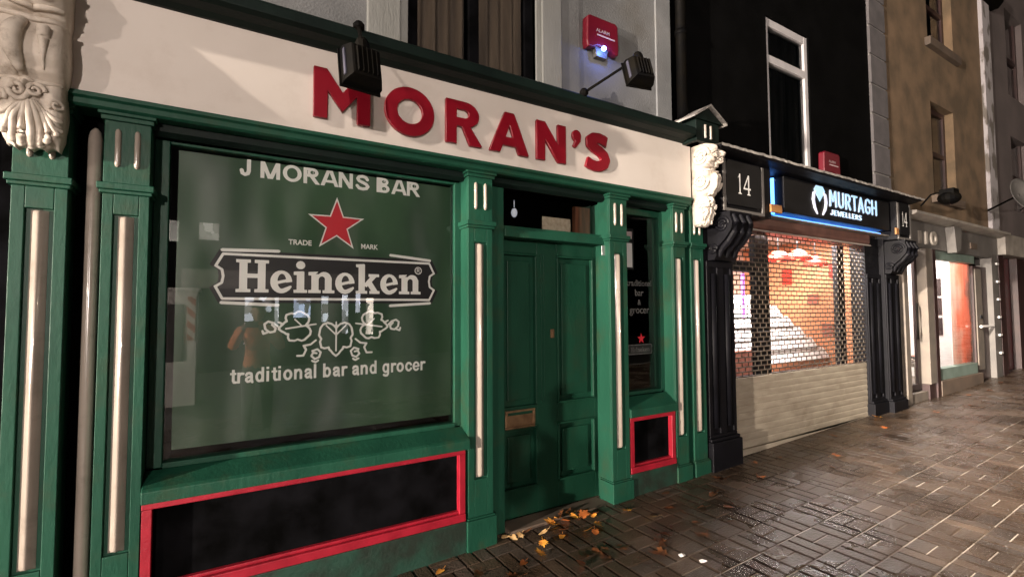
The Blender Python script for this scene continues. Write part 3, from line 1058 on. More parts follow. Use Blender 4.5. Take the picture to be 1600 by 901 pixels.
    run([(-.9, .24), (-.3, .265), (.3, .27), (.9, .26)], [.010, .014, .014, .010])
    run([(-1, .325), (-.4, .335), (.2, .345), (.98, .335)], [.011, .012, .012, .011])
    run([(-.12, .365), (-.34, .44), (-.38, .52), (-.20, .62)], [.018, .034, .034, .014])
    run([(-.30, .38), (-.58, .45), (-.62, .53), (-.36, .635)], [.006, .009, .009, .006])
    run([(.46, .385), (.47, .43), (.46, .50), (.45, .60)], [.024, .022, .012, .003])
    run([(-.95, .645), (-.4, .655), (.3, .665), (.95, .65)], [.008, .010, .010, .008])
    # acanthus: rosette, veins and edge lobes
    curl(-.30, .725, .040, 1.6, 1, .013)
    curl(.22, .715, .034, 1.5, -1, .011)
    curl(.84, .775, .026, 1.5, 1, .010, 2.5)
    curl(-.86, .76, .026, 1.5, -1, .010, .6)
    for (ua, ub, vb, ra) in ((-.15, -.86, .93, .011), (-.12, -.60, .97, .013), (-.08, -.30, .985, .014), (0, .04, .99, .015), (.08, .34, .985, .013), (.14, .62, .965, .012), (.2, .84, .92, .010)):
        run([(ua, .765), (ua + (ub - ua) * .35, .81), (ua + (ub - ua) * .8, .88), (ub, vb)], [ra * .5, ra * .8, ra, ra * 1.25], 22)
        e_ = on(ub, vb, .004)
        mb.ball(e_, ra * 1.45, 10, sz=.85)
    for (ua, ub, v0) in ((-.45, -.95, .83), (.5, .95, .84), (-.5, -.97, .89), (.52, .95, .885)):
        run([(ua, v0 - .03), ((ua + ub) / 2, v0), (ub, v0 + .012)], [.005, .009, .012], 14)
    return mb
corbel(-.735, cheeks=False).build('corbel', 'plaster', pub, smooth=True)
corbel(3.895, zt=3.085, zb=2.335, w=.20).build('corbel', 'plaster', pub, smooth=True)
# capping block with a small gable over the right corbel
gb = MB()
gb.box(3.70, 4.03, -.17, .12, 3.086, 3.30)
gb.box(3.665, 4.065, -.20, .12, 3.086, 3.115)
gbo = gb.build('gable_block', 'green_dark', pub, 0.004)
MB().prism_xz([(3.665, 3.301), (4.065, 3.301), (3.865, 3.42)], -.19, .12).build('gable', 'green_dark', gbo)
rf = MB()
rf.prism_xz([(3.63, 3.297), (3.865, 3.437), (3.865, 3.455), (3.63, 3.315)], -.215, .12)
rf.prism_xz([(3.8655, 3.437), (4.10, 3.297), (4.10, 3.315), (3.8655, 3.455)], -.215, .12)
rf.build('gable_lead', 'lead', gbo)
for dx in (-.04, .04):
    MB().tube([(3.865 + dx, -.172, 3.14), (3.865 + dx, -.172, 3.265)], .012, 8).build('small_flute', 'cream', gbo)
gb = MB()
gb.box(-.90, -.57, -.17, .12, 3.101, 3.36)
gb.build('gable_block', 'green_dark', pub, 0.004)
dp = MB()
dp.tube([(3.765, .03, 3.2), (3.765, .03, 8.0)], .05, 14)
for z in (4.2, 5.6, 7):
    dp.tube([(3.765, .03, z), (3.765, .03, z + .05)], .058, 14)
dp.build('downpipe', 'iron', pub, smooth=True)

# ================================================================== BANNER INSIDE THE BIG WINDOW
YP = .180
ban = MB()
nb_ = 24
vs, fs = [], []
for i in range(nb_ + 1):
    for j in range(2):
        xx = -.215 + 1.625 * i / nb_
        vs.append((xx, YP, [.812, 2.44][j]))
bmat = MB().box(-.215, 1.41, YP, YP + .002, .812, 2.44)
banner = bmat.build('window_banner', 'poster')
tag(banner, 'large green vinyl beer banner with red star hung inside the big pub window', 'banner')
def scaleY(v, c=.17, y=YP):      # coordinates measured on the plane y=c moved to y
    return v * (3 + y) / (3 + c)
def zc(v, c=.17, y=YP):
    return 1.55 + (v - 1.55) * (3 + y) / (3 + c)
def ptext(body, x0, x1, z0, offs=.012, spacing=1.0, zh=None, mat_='print_white', dy=.0015, name='lettering'):
    me = text_mesh(name, body, 1.0, offs, 0, spacing)
    return place_flat(me, name, mat_, scaleY(x0), YP - dy, zc(z0), banner, fit_w=scaleY(x1) - scaleY(x0), fit_h=zh)
def bold_defs():
    D = {}
    r = .10
    top = lambda x0, x1, y0=0.0, y1=1.0: pg(rect(x0, x1, y0, y1))
    def band(f_, y0, y1):
        return lambda P: np.maximum(f_(P), np.maximum(y0 - P[:, 1], P[:, 1] - y1))
    D['J'] = (band(stk([(.45, 1.2), (.45, .32), (.40, .15), (.27, .085), (.14, .15), (.10, .32)], r), -.02, 1), .66)
    D['M'] = (band(union(top(0, .2), top(.80, 1.0), stk([(.07, 1.12), (.5, -.06)], .105), stk([(.93, 1.12), (.5, -.06)], .105)), 0, 1), 1.14)
    D['O'] = (cut(pg(ell(.50, .5, .50, .52)), pg(ell(.50, .5, .285, .335))), 1.10)
    D['R'] = (band(union(top(0, .2), cut(pg(ell(.52, .715, .30, .285)), pg(ell(.50, .72, .13, .115)), pg(rect(.0, .2, .3, 1.1))), cut(pg(rect(.1, .54, .43, 1)), pg(rect(.1, .52, .605, .835))), stk([(.46, .46), (.86, -.1)], .105)), 0, 1), .96)
    D['A'] = (band(union(stk([(.06, -.1), (.47, 1.1)], .105), stk([(.94, -.1), (.53, 1.1)], .105), top(.22, .78, .22, .38)), 0, 1), 1.02)
    D['N'] = (band(union(top(0, .2), top(.64, .84), stk([(.04, 1.1), (.80, -.1)], .11)), 0, 1), 1.0)
    D['S'] = (stk([(.72, .73), (.64, .86), (.44, .92), (.22, .87), (.13, .73), (.22, .60), (.45, .51), (.66, .42), (.76, .28), (.66, .13), (.44, .08), (.22, .12), (.10, .27)], r), .94)
    D['B'] = (band(union(cut(pg(ell(.46, .745, .30, .255)), pg(ell(.46, .745, .12, .10))), cut(pg(ell(.50, .275, .33, .275)), pg(ell(.48, .275, .14, .115))), top(0, .2), cut(top(.1, .5), pg(rect(.1, .48, .16, .39)), pg(rect(.1, .46, .645, .845)), pg(rect(.47, .6, .3, .7)))), 0, 1), .96)
    ring_l = lambda cx: cut(pg(ell(cx, .36, .30, .375)), pg(ell(cx, .36, .115, .205)))
    st = lambda x0, y1, y0=0: pg(rect(x0, x0 + .19, y0, y1))
    D['t'] = (union(st(.12, .92, .14), pg(rect(.0, .42, .58, .72)), stk([(.215, .2), (.26, .085), (.40, .08)], .085)), .48)
    D['r'] = (union(st(0, .72), stk([(.09, .42), (.16, .58), (.28, .64), (.40, .625)], .092)), .50)
    D['a'] = (union(stk([(.10, .52), (.16, .62), (.30, .645), (.44, .60), (.47, .48), (.47, .2), (.52, .04)], .09), stk([(.46, .41), (.26, .37), (.12, .30), (.10, .18), (.20, .08), (.34, .10), (.46, .22)], .085)), .72)
    D['d'] = (union(ring_l(.30), st(.42, 1.0)), .77)
    D['b'] = (union(ring_l(.33), st(0, 1.0)), .77)
    D['i'] = (union(st(0, .72), st(0, 1.0, .84)), .36)
    D['l'] = (st(0, 1.0), .36)
    D['o'] = (cut(pg(ell(.34, .36, .34, .38)), pg(ell(.34, .36, .14, .21))), .80)
    D['n'] = (union(st(0, .72), st(.42, .45), cut(pg(ell(.345, .45, .265, .29)), pg(ell(.32, .43, .10, .14)), pg(rect(.1, .42, 0, .45)), pg(rect(-.2, .08, 0, 1)))), .77)
    D['g'] = (union(ring_l(.30), stk([(.51, .64), (.51, -.08), (.42, -.19), (.26, -.20), (.12, -.14)], .09)), .77)
    D['c'] = (cut(pg(ell(.34, .36, .34, .38)), pg(ell(.35, .36, .15, .21)), pg([(.36, .36), (.75, .50), (.75, .23)])), .70)
    D['e'] = (union(cut(pg(ell(.34, .36, .34, .38)), pg(ell(.345, .36, .145, .23)), pg([(.34, .34), (.75, .34), (.75, .20), (.50, .20)])), pg(rect(.1, .62, .29, .42))), .76)
    return D
BD = bold_defs()
def bold_words(text, x0, x1, z0, capz, hq=.02, space=.36):
    total = sum(space if c_ == ' ' else BD[c_][1] for c_ in text) - .12
    kx = (scaleY(x1) - scaleY(x0)) / total
    xo_, cur, start = 0.0, [], 0.0
    def flush():
        if cur:
            me = curve_mesh('lettering', [q_ * np.array([kx, capz]) for q_ in cur])
            co_ = np.concatenate(cur)
            place_flat(me, 'lettering', 'print_white', scaleY(x0) + co_[:, 0].min() * kx, YP - .0015, zc(z0) + co_[:, 1].min() * capz, banner)
    for c_ in text:
        if c_ == ' ':
            flush()
            cur = []
            xo_ += space
            continue
        fn, adv = BD[c_]
        cur += [q_ + np.array([xo_, 0]) for q_ in trace(fn, -.15, adv + .15, -.4, 1.2, hq, .005)]
        xo_ += adv
    flush()
bold_words('J MORANS BAR', .076, 1.166, 2.340, .100)
bold_words('traditional bar and grocer', .05, 1.208, 1.142, .086)
ptext('TRADE', .340, .471, 1.955, .022, 1.0, .032)
ptext('MARK', .772, .882, 1.955, .022, 1.0, .032)
# star
def star(cx, cz, r, q=.40):
    return [(cx + (r if k % 2 == 0 else r * q) * math.sin(k * PI / 5), cz + (r if k % 2 == 0 else r * q) * math.cos(k * PI / 5)) for k in range(10)]
sx, sz_ = scaleY(.619), zc(2.096)
place_flat(curve_mesh('star_border', [star(0, 0, .180)]), 'star_border', 'print_white', sx, YP - .0012, sz_ - .180 * .809, banner, align='C')
place_flat(curve_mesh('star', [star(0, 0, .156)]), 'star', 'print_red', sx, YP - .0022, sz_ - .156 * .809, banner, align='C')
# black label band with its double outline (local units: metres about the band centre)
def oct_(hw, hv, tip):
    return [(-hw, -hv), (hw, -hv), (hw + tip, -hv * .42), (hw + tip * .15, -hv * .25), (hw + tip * .0, 0), (hw + tip * .15, hv * .25), (hw + tip, hv * .42), (hw, hv),
            (-hw, hv), (-hw - tip, hv * .42), (-hw - tip * .15, hv * .25), (-hw, 0), (-hw - tip * .15, -hv * .25), (-hw - tip, -hv * .42)]
bx, bz = scaleY(.6225), zc(1.752)
o1 = oct_(.625, .135, .040)
me = curve_mesh('label_band', [oct_(.640, .152, .045)])
place_flat(me, 'label_band', 'print_black', bx, YP - .0011, bz - .152, banner, align='C')
fl = union(cut(pg(o1), lambda P: sd_poly(P, o1) + .014),
           stk([(-.625, .150), (-.335, .158)], .009), stk([(.625, .148), (.345, .172)], .009),
           stk([(-.625, -.150), (-.335, -.165)], .009), stk([(.625, -.150), (.345, -.168)], .009))
lp = trace(fl, -.72, .72, -.2, .2, .0045, .0012)
me = curve_mesh('label_outline', lp)
co = [p for q in lp for p in q]
mn = min(p[0] for p in co), min(p[1] for p in co)
place_flat(me, 'label_outline', 'print_white', bx + mn[0], YP - .0019, bz + mn[1], banner)
# brand lettering: slab letters
def slab_defs():
    t = .10
    L = {}
    L['H'] = (union(pg(rect(.09, .30, 0, 1)), pg(rect(.58, .79, 0, 1)), pg(rect(0, .39, 0, t)), pg(rect(.49, .88, 0, t)), pg(rect(0, .39, 1 - t, 1)), pg(rect(.49, .88, 1 - t, 1)), pg(rect(.2, .7, .44, .57))), .92)
    L['e'] = (union(cut(pg(ell(.31, .34, .31, .36)), pg(ell(.325, .36, .125, .235)), pg([(.33, .30), (.7, .36), (.7, .16), (.50, .17), (.40, .11)])),
                    pg([(.10, .24), (.56, .36), (.60, .46), (.10, .34)]), stk([(.36, .06), (.50, .13), (.57, .19)], [.07, .06, .035])), .66)
    L['i'] = (union(pg(rect(.09, .31, 0, .68)), pg(rect(0, .40, 0, t)), pg([(0, .57), (.15, .57), (.31, .70), (0, .68)]), pg(ell(.20, .89, .135, .13))), .43)
    arch = union(pg(rect(.09, .31, 0, .62)), pg([(0, .57), (.15, .57), (.31, .70), (0, .68)]), pg(rect(0, .38, 0, t)), pg(rect(.50, .71, 0, .50)), pg(rect(.43, .80, 0, t)),
                 cut(pg(ell(.48, .44, .23, .26)), pg(ell(.41, .42, .105, .13)), pg(rect(.2, .50, 0, .42)), pg(rect(.0, .25, .0, .8))))
    L['n'] = (arch, .82)
    L['k'] = (union(pg(rect(.09, .30, 0, 1.0)), pg([(0, .90), (.15, .90), (.30, 1.02), (0, 1.0)]), pg(rect(0, .38, 0, t)), pg([(.25, .30), (.50, .60), (.70, .60), (.36, .22)]),
                    pg([(.34, .38), (.50, .46), (.76, .05), (.54, .05)]), pg(rect(.45, .80, 0, t)), pg(rect(.42, .78, .58, .68))), .82)
    return L
SLD = slab_defs()
allp = []
xo = 0
for ch in 'Heineken':
    fn, adv = SLD[ch]
    lp = trace(fn, -.06, adv + .1, -.08, 1.1, .016, .004)
    allp += [q + np.array([xo, 0]) for q in lp]
    xo += adv
me = curve_mesh('brand_lettering', allp)
place_flat(me, 'brand_lettering', 'print_white', scaleY(.068), YP - .0021, zc(1.659), banner, fit_w=scaleY(1.111), fit_h=.198)
ring_ = union(cut(pg(ell(0, 0, .026, .026)), pg(ell(0, 0, .020, .020))), stk([(-.008, -.012), (-.008, .012), (.004, .012), (.008, .006), (.004, .001), (-.008, .001)], .0022), stk([(0, .001), (.009, -.012)], .0022))
place_flat(curve_mesh('trade_mark_ring', trace(ring_, -.03, .03, -.03, .03, .0012, .0004)), 'trade_mark_ring', 'print_white', scaleY(1.135), YP - .0021, zc(1.80), banner)
# hop leaves
def leafline(cx, cz, s, rot, lobes):
    pts = []
    for a, r_ in lobes:
        t = R(a + rot)
        pts.append((cx + s * r_ * math.sin(t), cz + s * r_ * math.cos(t)))
    return pts + [pts[0]]
lob = [(0, 1.0), (8, .90), (15, .80), (22, .76), (27, .68), (36, .80), (46, .86), (54, .80), (62, .76), (70, .66), (84, .72), (96, .70), (110, .62), (126, .60), (142, .52), (156, .40), (168, .28), (180, .20)]
lob = lob + [(360 - a_, r__) for a_, r__ in reversed(lob[1:-1])]
hw_ = .0062
S = []
cx0, cz0 = 0, 0
S.append(stk(leafline(0, -.02, .15, 180, [(a, r_ * (1.08 if 100 < a < 260 else .95)) for a, r_ in lob]), hw_))
S.append(stk([(0, -.13), (0, .05)], hw_ * .8)); S.append(stk([(0, -.03), (.06, .03)], hw_ * .7)); S.append(stk([(0, -.03), (-.06, .03)], hw_ * .7))
for s in (-1, 1):
    S.append(stk(leafline(s * .205, .03, .125, s * 97, lob), hw_))
    S.append(stk([(s * .12, .04), (s * .29, .015)], hw_ * .8))
    S.append(stk([(s * .2, .03), (s * .24, .07)], hw_ * .7))
    cone = [(s * .335, .03), (s * .355, .05), (s * .385, .06), (s * .405, .045), (s * .40, .015), (s * .375, -.005), (s * .35, .0), (s * .345, .02), (s * .365, .04)]
    S.append(stk(cone, hw_))
    S.append(stk([(s * .33, .055), (s * .31, .045)], hw_))
    S.append(stk([(s * .39, -.005), (s * .41, -.012), (s * .415, .005)], hw_))
    sp = [(s * .14, -.125), (s * .11, -.115), (s * .09, -.135), (s * .10, -.165), (s * .125, -.175), (s * .145, -.155), (s * .135, -.135), (s * .115, -.14)]
    S.append(stk(sp, hw_))
    S.append(stk([(s * .12, -.06), (s * .15, -.085), (s * .19, -.09), (s * .175, -.115), (s * .19, -.15), (s * .225, -.15)], hw_))
    S.append(stk([(s * .105, -.185), (s * .12, -.195), (s * .14, -.185)], hw_))
fl = union(*S)
lp = trace(fl, -.45, .45, -.23, .2, .0042, .0011)
co = [p for q in lp for p in q]
mn = min(p[0] for p in co), min(p[1] for p in co)
place_flat(curve_mesh('hop_leaves', lp), 'hop_leaves', 'print_white', bx + mn[0], YP - .0016, zc(1.432) + mn[1], banner)
# dark board behind banner and shelf in the window bottom
sb = MB()
sb.box(-.3, 1.45, .30, .9, .60, .70)
sb.build('window_shelf', 'inside', pub)

# stickers on the narrow side window
YS = .1520
stick = bpy.data.objects.new('window_lettering', None)
stick.location = (3.27, YS, 1.6)
COL.objects.link(stick)
tag(stick, 'small pale bar lettering stuck on the narrow window beside the green door', 'lettering')
M['print_grey'] = mat('print_grey', (0.13, 0.13, 0.125), (0.05, 0.05, 0.05), 0.5, 0.6, 30)
def stext(b, z, hgt, name='word', mt='print_grey', dy=0, cx=3.27):
    me = text_mesh(name, b, 1.0, .012)
    return place_flat(me, name, mt, cx, YS - dy, z, stick, fit_h=hgt, align='C')
stext('traditional', 1.765, .055)
stext('bar', 1.675, .060)
stext('&', 1.592, .050)
stext('grocer', 1.495, .066)
place_flat(curve_mesh('star', [star(0, 0, .052)]), 'star', 'print_red', 3.285, YS, 1.245, stick, align='C')
place_flat(curve_mesh('label_border', [oct_(.145, .045, .012)]), 'label_border', 'print_grey', 3.27, YS, 1.145, stick, align='C')
place_flat(curve_mesh('label_band', [oct_(.138, .038, .010)]), 'label_band', 'print_black', 3.27, YS - .0008, 1.152, stick, align='C')
allp, xo = [], 0
for ch in 'Heineken':
    fn, adv = SLD[ch]
    allp += [q + np.array([xo, 0]) for q in trace(fn, -.06, adv + .1, -.08, 1.1, .03, .008)]
    xo += adv
place_flat(curve_mesh('brand_lettering', allp), 'brand_lettering', 'print_grey', 3.27, YS - .0016, 1.168, stick, fit_w=.24, align='C')
# framed notice hung behind the narrow pane
nf = MB()
nf.box(3.10, 3.36, .30, .31, 1.93, 2.32)
nfo = nf.build('framed_notice', 'print_black')
tag(nfo, 'black framed notice with pale sheet hung behind the narrow window', 'notice')
MB().box(3.13, 3.335, .296, .2995, 1.95, 2.18).build('sheet', 'white_gloss', nfo)
MB().box(3.13, 3.335, .296, .2995, 2.22, 2.29).build('heading_strip', 'pale_print', nfo)
MB().box(2.98, 3.55, .6, .62, .6, 2.5).build('side_window_backing', 'inside', pub)

# ================================================================== LAMPS AND BOXES ON THE PUB
def floodlight(loc, rotz, tilt, label, arm_from, sc=0.75):
    root = thing('floodlight', label, 'floodlight', loc, 'black floodlights on the pub cornice')
    def loc_(mb):
        rm = Matrix.Translation(loc) @ Matrix.Rotation(rotz, 4, 'Z') @ Matrix.Rotation(tilt, 4, 'X') @ Matrix.Scale(sc, 4)
        mb.v = [tuple(rm @ Vector(v)) for v in mb.v]
        return mb
    b = MB()
    # body: back is narrower than the glass front (front = +y, towards the fascia)
    W, H_ = .135, .135
    ring = [(-.08, .085, .10), (-.08, .10, .115), (.0, W, H_), (.05, W, H_)]
    vs, fs = [], []
    for (y, hw, hh) in ring:
        vs += [(-hw, y, -hh), (hw, y, -hh), (hw, y, hh), (-hw, y, hh)]
    vs[0:4] = [(-.085, -.085, -.10), (.085, -.085, -.10), (.085, -.085, .10), (-.085, -.085, .10)]
    for j in range(3):
        for k in range(4):
            fs.append((j * 4 + k, j * 4 + (k + 1) % 4, (j + 1) * 4 + (k + 1) % 4, (j + 1) * 4 + k))
    fs += [(3, 2, 1, 0), (12, 13, 14, 15)]
    b.add(vs, fs)
    for k in range(5):
        xx = -.066 + .033 * k
        b.box(xx - .004, xx + .004, -.105, -.06, -.095, .095)
    loc_(b).build('housing', 'iron', root, 0.006)
    g = MB()
    g.box(-W - .012, W + .012, .0505, .066, -H_ - .012, H_ + .012)
    loc_(g).build('bezel', 'iron', root, 0.004)
    g = MB()
    g.box(-W + .01, W - .01, .0665, .070, -H_ + .01, H_ - .01)
    loc_(g).build('lens', 'floodglass', root)
    s = MB()
    s.box(-W - .002, -W + .012, -.03, .0, -.10, .10)
    loc_(s).build('side_plate', 'floodglass', root, 0.003)
    k = MB()
    k.ball((0, -.03, H_ + .045), .045, 12)
    k.tube([(0, -.03, H_ - .02), (0, -.03, H_ + .04)], .05, 10)
    loc_(k).build('junction_box', 'iron', root)
    ar = MB()
    top = Matrix.Translation(loc) @ Matrix.Rotation(rotz, 4, 'Z') @ Matrix.Rotation(tilt, 4, 'X') @ (Vector((0, -.02, H_ + .03)) * sc)
    ar.tube([arm_from, tuple(top)], .011, 8)
    ar.ball(arm_from, .035, 10)
    ar.build('arm', 'iron', root)
    return root
floodlight((.607, -.50, 2.815), R(8), R(-12), 'black floodlight with streaked ribs hanging over the red letter M', (.66, -.19, 3.215))
floodlight((2.635, -.50, 3.315), R(-12), R(-18), 'black floodlight on a long diagonal arm below the red alarm box', (2.36, -.19, 3.22))

def alarm(x0, x1, z0, z1, y, label, lit=True):
    root = thing('alarm_box', label, 'alarm box', ((x0 + x1) / 2, y, (z0 + z1) / 2))
    w_, h_ = x1 - x0, z1 - z0
    pts = [(0, .30), (.02, .95), (.10, 1.0), (.90, 1.0), (.98, .95), (1, .30), (.97, .14), (.85, .16), (.65, .24), (.5, .26), (.35, .24), (.15, .16), (.03, .14)]
    xz = [(x0 + p * w_, z0 + q * h_) for p, q in pts]
    MB().prism_xz(xz, y - .075, y).build('cover', 'alarm', root, 0.012)
    b = MB()
    b.prism_xz([(x0 + .28 * w_, z0 + .25 * h_), (x0 + .72 * w_, z0 + .25 * h_), (x0 + .66 * w_, z0), (x0 + .34 * w_, z0)], y - .05, y)
    b.build('siren_grille', 'grey_plastic', root, 0.006)
    me = text_mesh('lettering', 'ALARM', 1.0, .01)
    place_flat(me, 'lettering', 'pale_print', x0 + .27 * w_, y - .0765, z0 + .60 * h_, root, fit_w=.42 * w_, fit_h=.09 * h_)
    MB().box(x0 + .30 * w_, x0 + .86 * w_, y - .0768, y - .0762, z0 + .50 * h_, z0 + .54 * h_).build('printed_line', 'pale_print', root)
    if lit:
        MB().ball(((x0 + x1) / 2, y - .078, z0 + .20 * h_), .022, 12).build('led', 'led_dot', root)
        ld = bpy.data.lights.new('led_light', 'POINT')
        ld.energy = 3.5
        ld.color = (.10, .22, 1)
        ld.shadow_soft_size = .02
        lo = bpy.data.objects.new('led_light', ld)
        lo.location = ((x0 + x1) / 2, y - .10, z0 + .17 * h_)
        COL.objects.link(lo)
        lo.parent = root
        lo.matrix_parent_inverse = parent_inv(root)
    return root
alarm(2.60, 2.96, 3.73, 4.06, .118, 'red alarm box with glowing blue light on grey pub wall')
alarm(6.38, 6.78, 3.18, 3.52, .098, 'small red alarm box low on the black wall above the lit jeweller sign', False)

# ================================================================== BLACK JEWELLER SHOP
jw = thing('jeweller_building', 'black jeweller shop building with rolled down lattice shutter', 'building', (6, .3, gz(6)))
wall_holes('upper_wall', 'jetwall', jw, 3.83, 7.86, 3.07, 9.0, .10, .45, [(5.33, 6.25, 3.12, 4.95)])
q = MB()
z = 3.05
k = 0
while z < 8.9:
    q.box(7.86, 8.36, .065, .44, z, z + .40)
    z += .43
q.build('quoin', 'quoin', jw, 0.006)
MB().box(7.87, 8.35, .085, .43, 3.05, 8.95).build('quoin_joint', 'quoin_line', jw)
f = MB()
f.box(5.33, 5.40, .12, .2, 3.12, 4.95)
f.box(6.18, 6.25, .12, .2, 3.12, 4.95)
f.box(5.4005, 6.1795, .122, .2, 4.86, 4.95)
f.box(5.4005, 6.1795, .118, .2, 4.42, 4.51)
f.box(5.30, 6.28, .095, .2, 3.07, 3.119)
jwf = f.build('window', 'upvc', jw, 0.004)
pane(5.40, 6.18, .15, 3.12, 4.42, 'glass', jwf, 'pane')
pane(5.40, 6.18, .15, 4.51, 4.86, 'glass', jwf, 'pane')
cu = MB()
M['netting'] = mat('grey_net', (0.12, 0.115, 0.11), (0.04, 0.04, 0.04), 0.9, 1, 5, stretch=(4, 1, .2))
curtain(cu, 5.36, 6.22, .22, 3.1, 4.93, .02, 60, .16)
tag(cu.build('curtain', 'netting', None, smooth=True), 'grey curtain hanging behind the white framed window in the black wall', 'curtain')
MB().box(5.0, 6.6, .8, .82, 3.06, 5.2).build('interior_wall', 'inside', jw)

def black_pilaster(x0, x1, yf=0.0, nf=2):
    mb = MB()
    mb.slope_box(x0, x1, yf + .02, .26, gz(x0) - .03, gz(x1) - .03, 2.52)
    wd = (x1 - x0)
    n = nf
    fwid = wd / n
    for i in range(n + 1):
        xc = x0 + i * fwid
        a, b = max(x0, xc - .05), min(x1, xc + .05)
        mb.box(a, b, yf, yf + .0195, .34, 1.96)
    mb.box(x0, x1, yf - .001, yf + .0195, 1.9605, 2.02)
    mb.box(x0, x1, yf - .001, yf + .0195, .31, .3395)
    p = mb.build('pilaster', 'jet', jw, 0.006)
    b = MB()
    b.slope_box(x0 - .02, x1 + .02, yf - .045, .255, gz(x0) - .03, gz(x1) - .03, .28)
    b.box(x0 - .012, x1 + .012, yf - .025, .255, .2805, .31)
    b.build('plinth', 'jet', p, 0.008)
    for i in range(n):
        fl = MB()
        xc = x0 + (i + .5) * fwid
        fl.tube([(xc, yf + .02, .40), (xc, yf + .02, 1.90)], fwid * .17, 12)
        fl.build('flute', 'jet', p, smooth=True)
    return p
black_pilaster(4.03, 4.45)
black_pilaster(7.46, 7.86, .05)
black_pilaster(7.87, 8.27, -.01)
def black_corbel(x0, x1):
    prof = [(.05, 2.03), (-.05, 2.03), (-.075, 2.07), (-.07, 2.12), (-.10, 2.16), (-.17, 2.22), (-.235, 2.30), (-.25, 2.37), (-.225, 2.44), (-.235, 2.478), (.05, 2.478)]
    sub = []
    n = len(prof)
    for i in range(n):
        a, b = prof[i], prof[(i + 1) % n]
        sub.append(a)
    mb = MB().prof_x(x0 + .02, x1 - .02, sub)
    for s, xs in ((-1, x0 + .02), (1, x1 - .02)):
        for (cy, cz, r0) in ((-.14, 2.36, .075), (-.04, 2.13, .045)):
            pts = []
            for k in range(30):
                t = k / 29
                aa = 2 * 2 * PI * t
                rr_ = r0 * (1 - .8 * t)
                pts.append((xs, cy - rr_ * math.cos(aa), cz + rr_ * math.sin(aa)))
            mb.tube(pts, .016, 8)
    for k in range(3):
        xx = x0 + .08 + k * (x1 - x0 - .16) / 2
        mb.tube([(xx, -.065, 2.06), (xx, -.09, 2.13), (xx, -.165, 2.20), (xx, -.235, 2.29), (xx, -.255, 2.37), (xx, -.22, 2.45)], [.02, .03, .034, .034, .03, .02], 10)
    return mb.build('corbel', 'jet', jw, 0.006)
black_corbel(4.06, 4.44)
black_corbel(7.88, 8.28)
def number_box(x0, x1, label_x=None):
    y = -.15
    mb = MB()
    mb.box(x0, x1, y, .10, 2.49, 3.02)
    o = mb.build('number_box', 'jet', jw, 0.006)
    t = MB()
    a, b = x0 + .05, x0 + .62 if x1 - x0 > .7 else x1 - .05
    for (p0, p1, q0, q1) in ((x0 + .01, b + .06, 2.495, 2.525), (x0 + .01, x0 + .05, 2.5255, 3.0), (b + .02, b + .06, 2.5255, 3.0)):
        t.box(p0, p1, y - .015, y - .0005, q0, q1)
    t.build('moulding', M['greystone'], o, 0.004)
    pm = MB()
    xz = [(a + .03, 2.56), (b - .03, 2.56), (b, 2.60), (b, 2.96), (b - .03, 3.0), (a + .03, 3.0), (a, 2.96), (a, 2.60)]
    pm.prism_xz(xz, y - .018, y - .0004)
    pl_ = pm.build('number_plaque', 'black', o, 0.004)
    # serif figures
    one = union(pg(rect(.10, .19, 0, 1)), pg([(0, .80), (.19, 1.0), (.10, .86), (.0, .76)]), pg(rect(0, .29, 0, .045)))
    four = union(pg(rect(.36, .46, 0, 1)), pg(rect(.0, .58, .26, .35)), pg([(0, .26), (.07, .30), (.42, .95), (.42, 1.0), (.37, 1.0), (0, .32)]), pg(rect(.27, .55, 0, .045)))
    lps = trace(one, -.05, .35, -.05, 1.05, .02, .005) + [q + np.array([.42, 0]) for q in trace(four, -.05, .65, -.05, 1.05, .02, .005)]
    cx = (a + b) / 2
    place_flat(curve_mesh('figure', lps), 'figure', 'print_white', cx, y - .0195, 2.68, pl_, fit_w=min(.21, (b - a) * .5), fit_h=.20, align='C')
    return o
number_box(4.08, 4.90)
number_box(7.88, 8.30)
co_ = MB()
co_.prof_x(3.90, 8.36, [(.10, 3.021), (-.16, 3.021), (-.20, 3.03), (-.27, 3.04), (-.29, 3.055), (-.29, 3.066), (.10, 3.09)])
co_.build('cornice', 'jet', jw, 0.004)
ld_ = MB()
nn = 90
vs, fs = [], []
for i in range(nn + 1):
    x = 3.88 + (8.38 - 3.88) * i / nn
    j1 = random.uniform(-.006, .006)
    vs += [(x, -.305 + j1 * .5, 3.048 + j1), (x, -.308, 3.072 + j1), (x, .10, 3.105)]
for i in range(nn):
    for k in range(2):
        fs.append((i * 3 + k, i * 3 + 3 + k, i * 3 + 4 + k, i * 3 + 1 + k))
ld_.add(vs, fs)
ld_.build('lead_flashing', 'lead', jw)
# board behind the sign, blue glow put into its colour, ledge, shutter box
MB().box(4.905, 7.875, .055, .10, 2.56, 3.02).build('sign_backing', 'board_blue_glow', jw)
lg = MB()
lg.box(4.905, 7.875, -.06, .05, 2.545, 2.559)
lg.build('sign_ledge', 'cornice_pale', jw, 0.003)
wb = MB()
wb.box(4.86, 5.06, -.175, -.155, 2.555, 2.64)
wb.build('timber_block', 'wood_block', jw, 0.004)
MB().box(7.80, 7.88, -.175, -.155, 2.55, 2.64).build('timber_block', 'wood_block', jw, 0.004)
sbx = MB()
sbx.prof_x(4.455, 7.455, [(.26, 2.40), (.03, 2.40), (.005, 2.42), (.0, 2.46), (.0, 2.535), (.26, 2.544)])
sbx.build('shutter_box', 'shutter_box', jw, 0.006)
MB().box(4.455, 7.455, -.008, .02, 2.385, 2.3995).build('shutter_box_lip', 'cornice_pale', jw, 0.003)

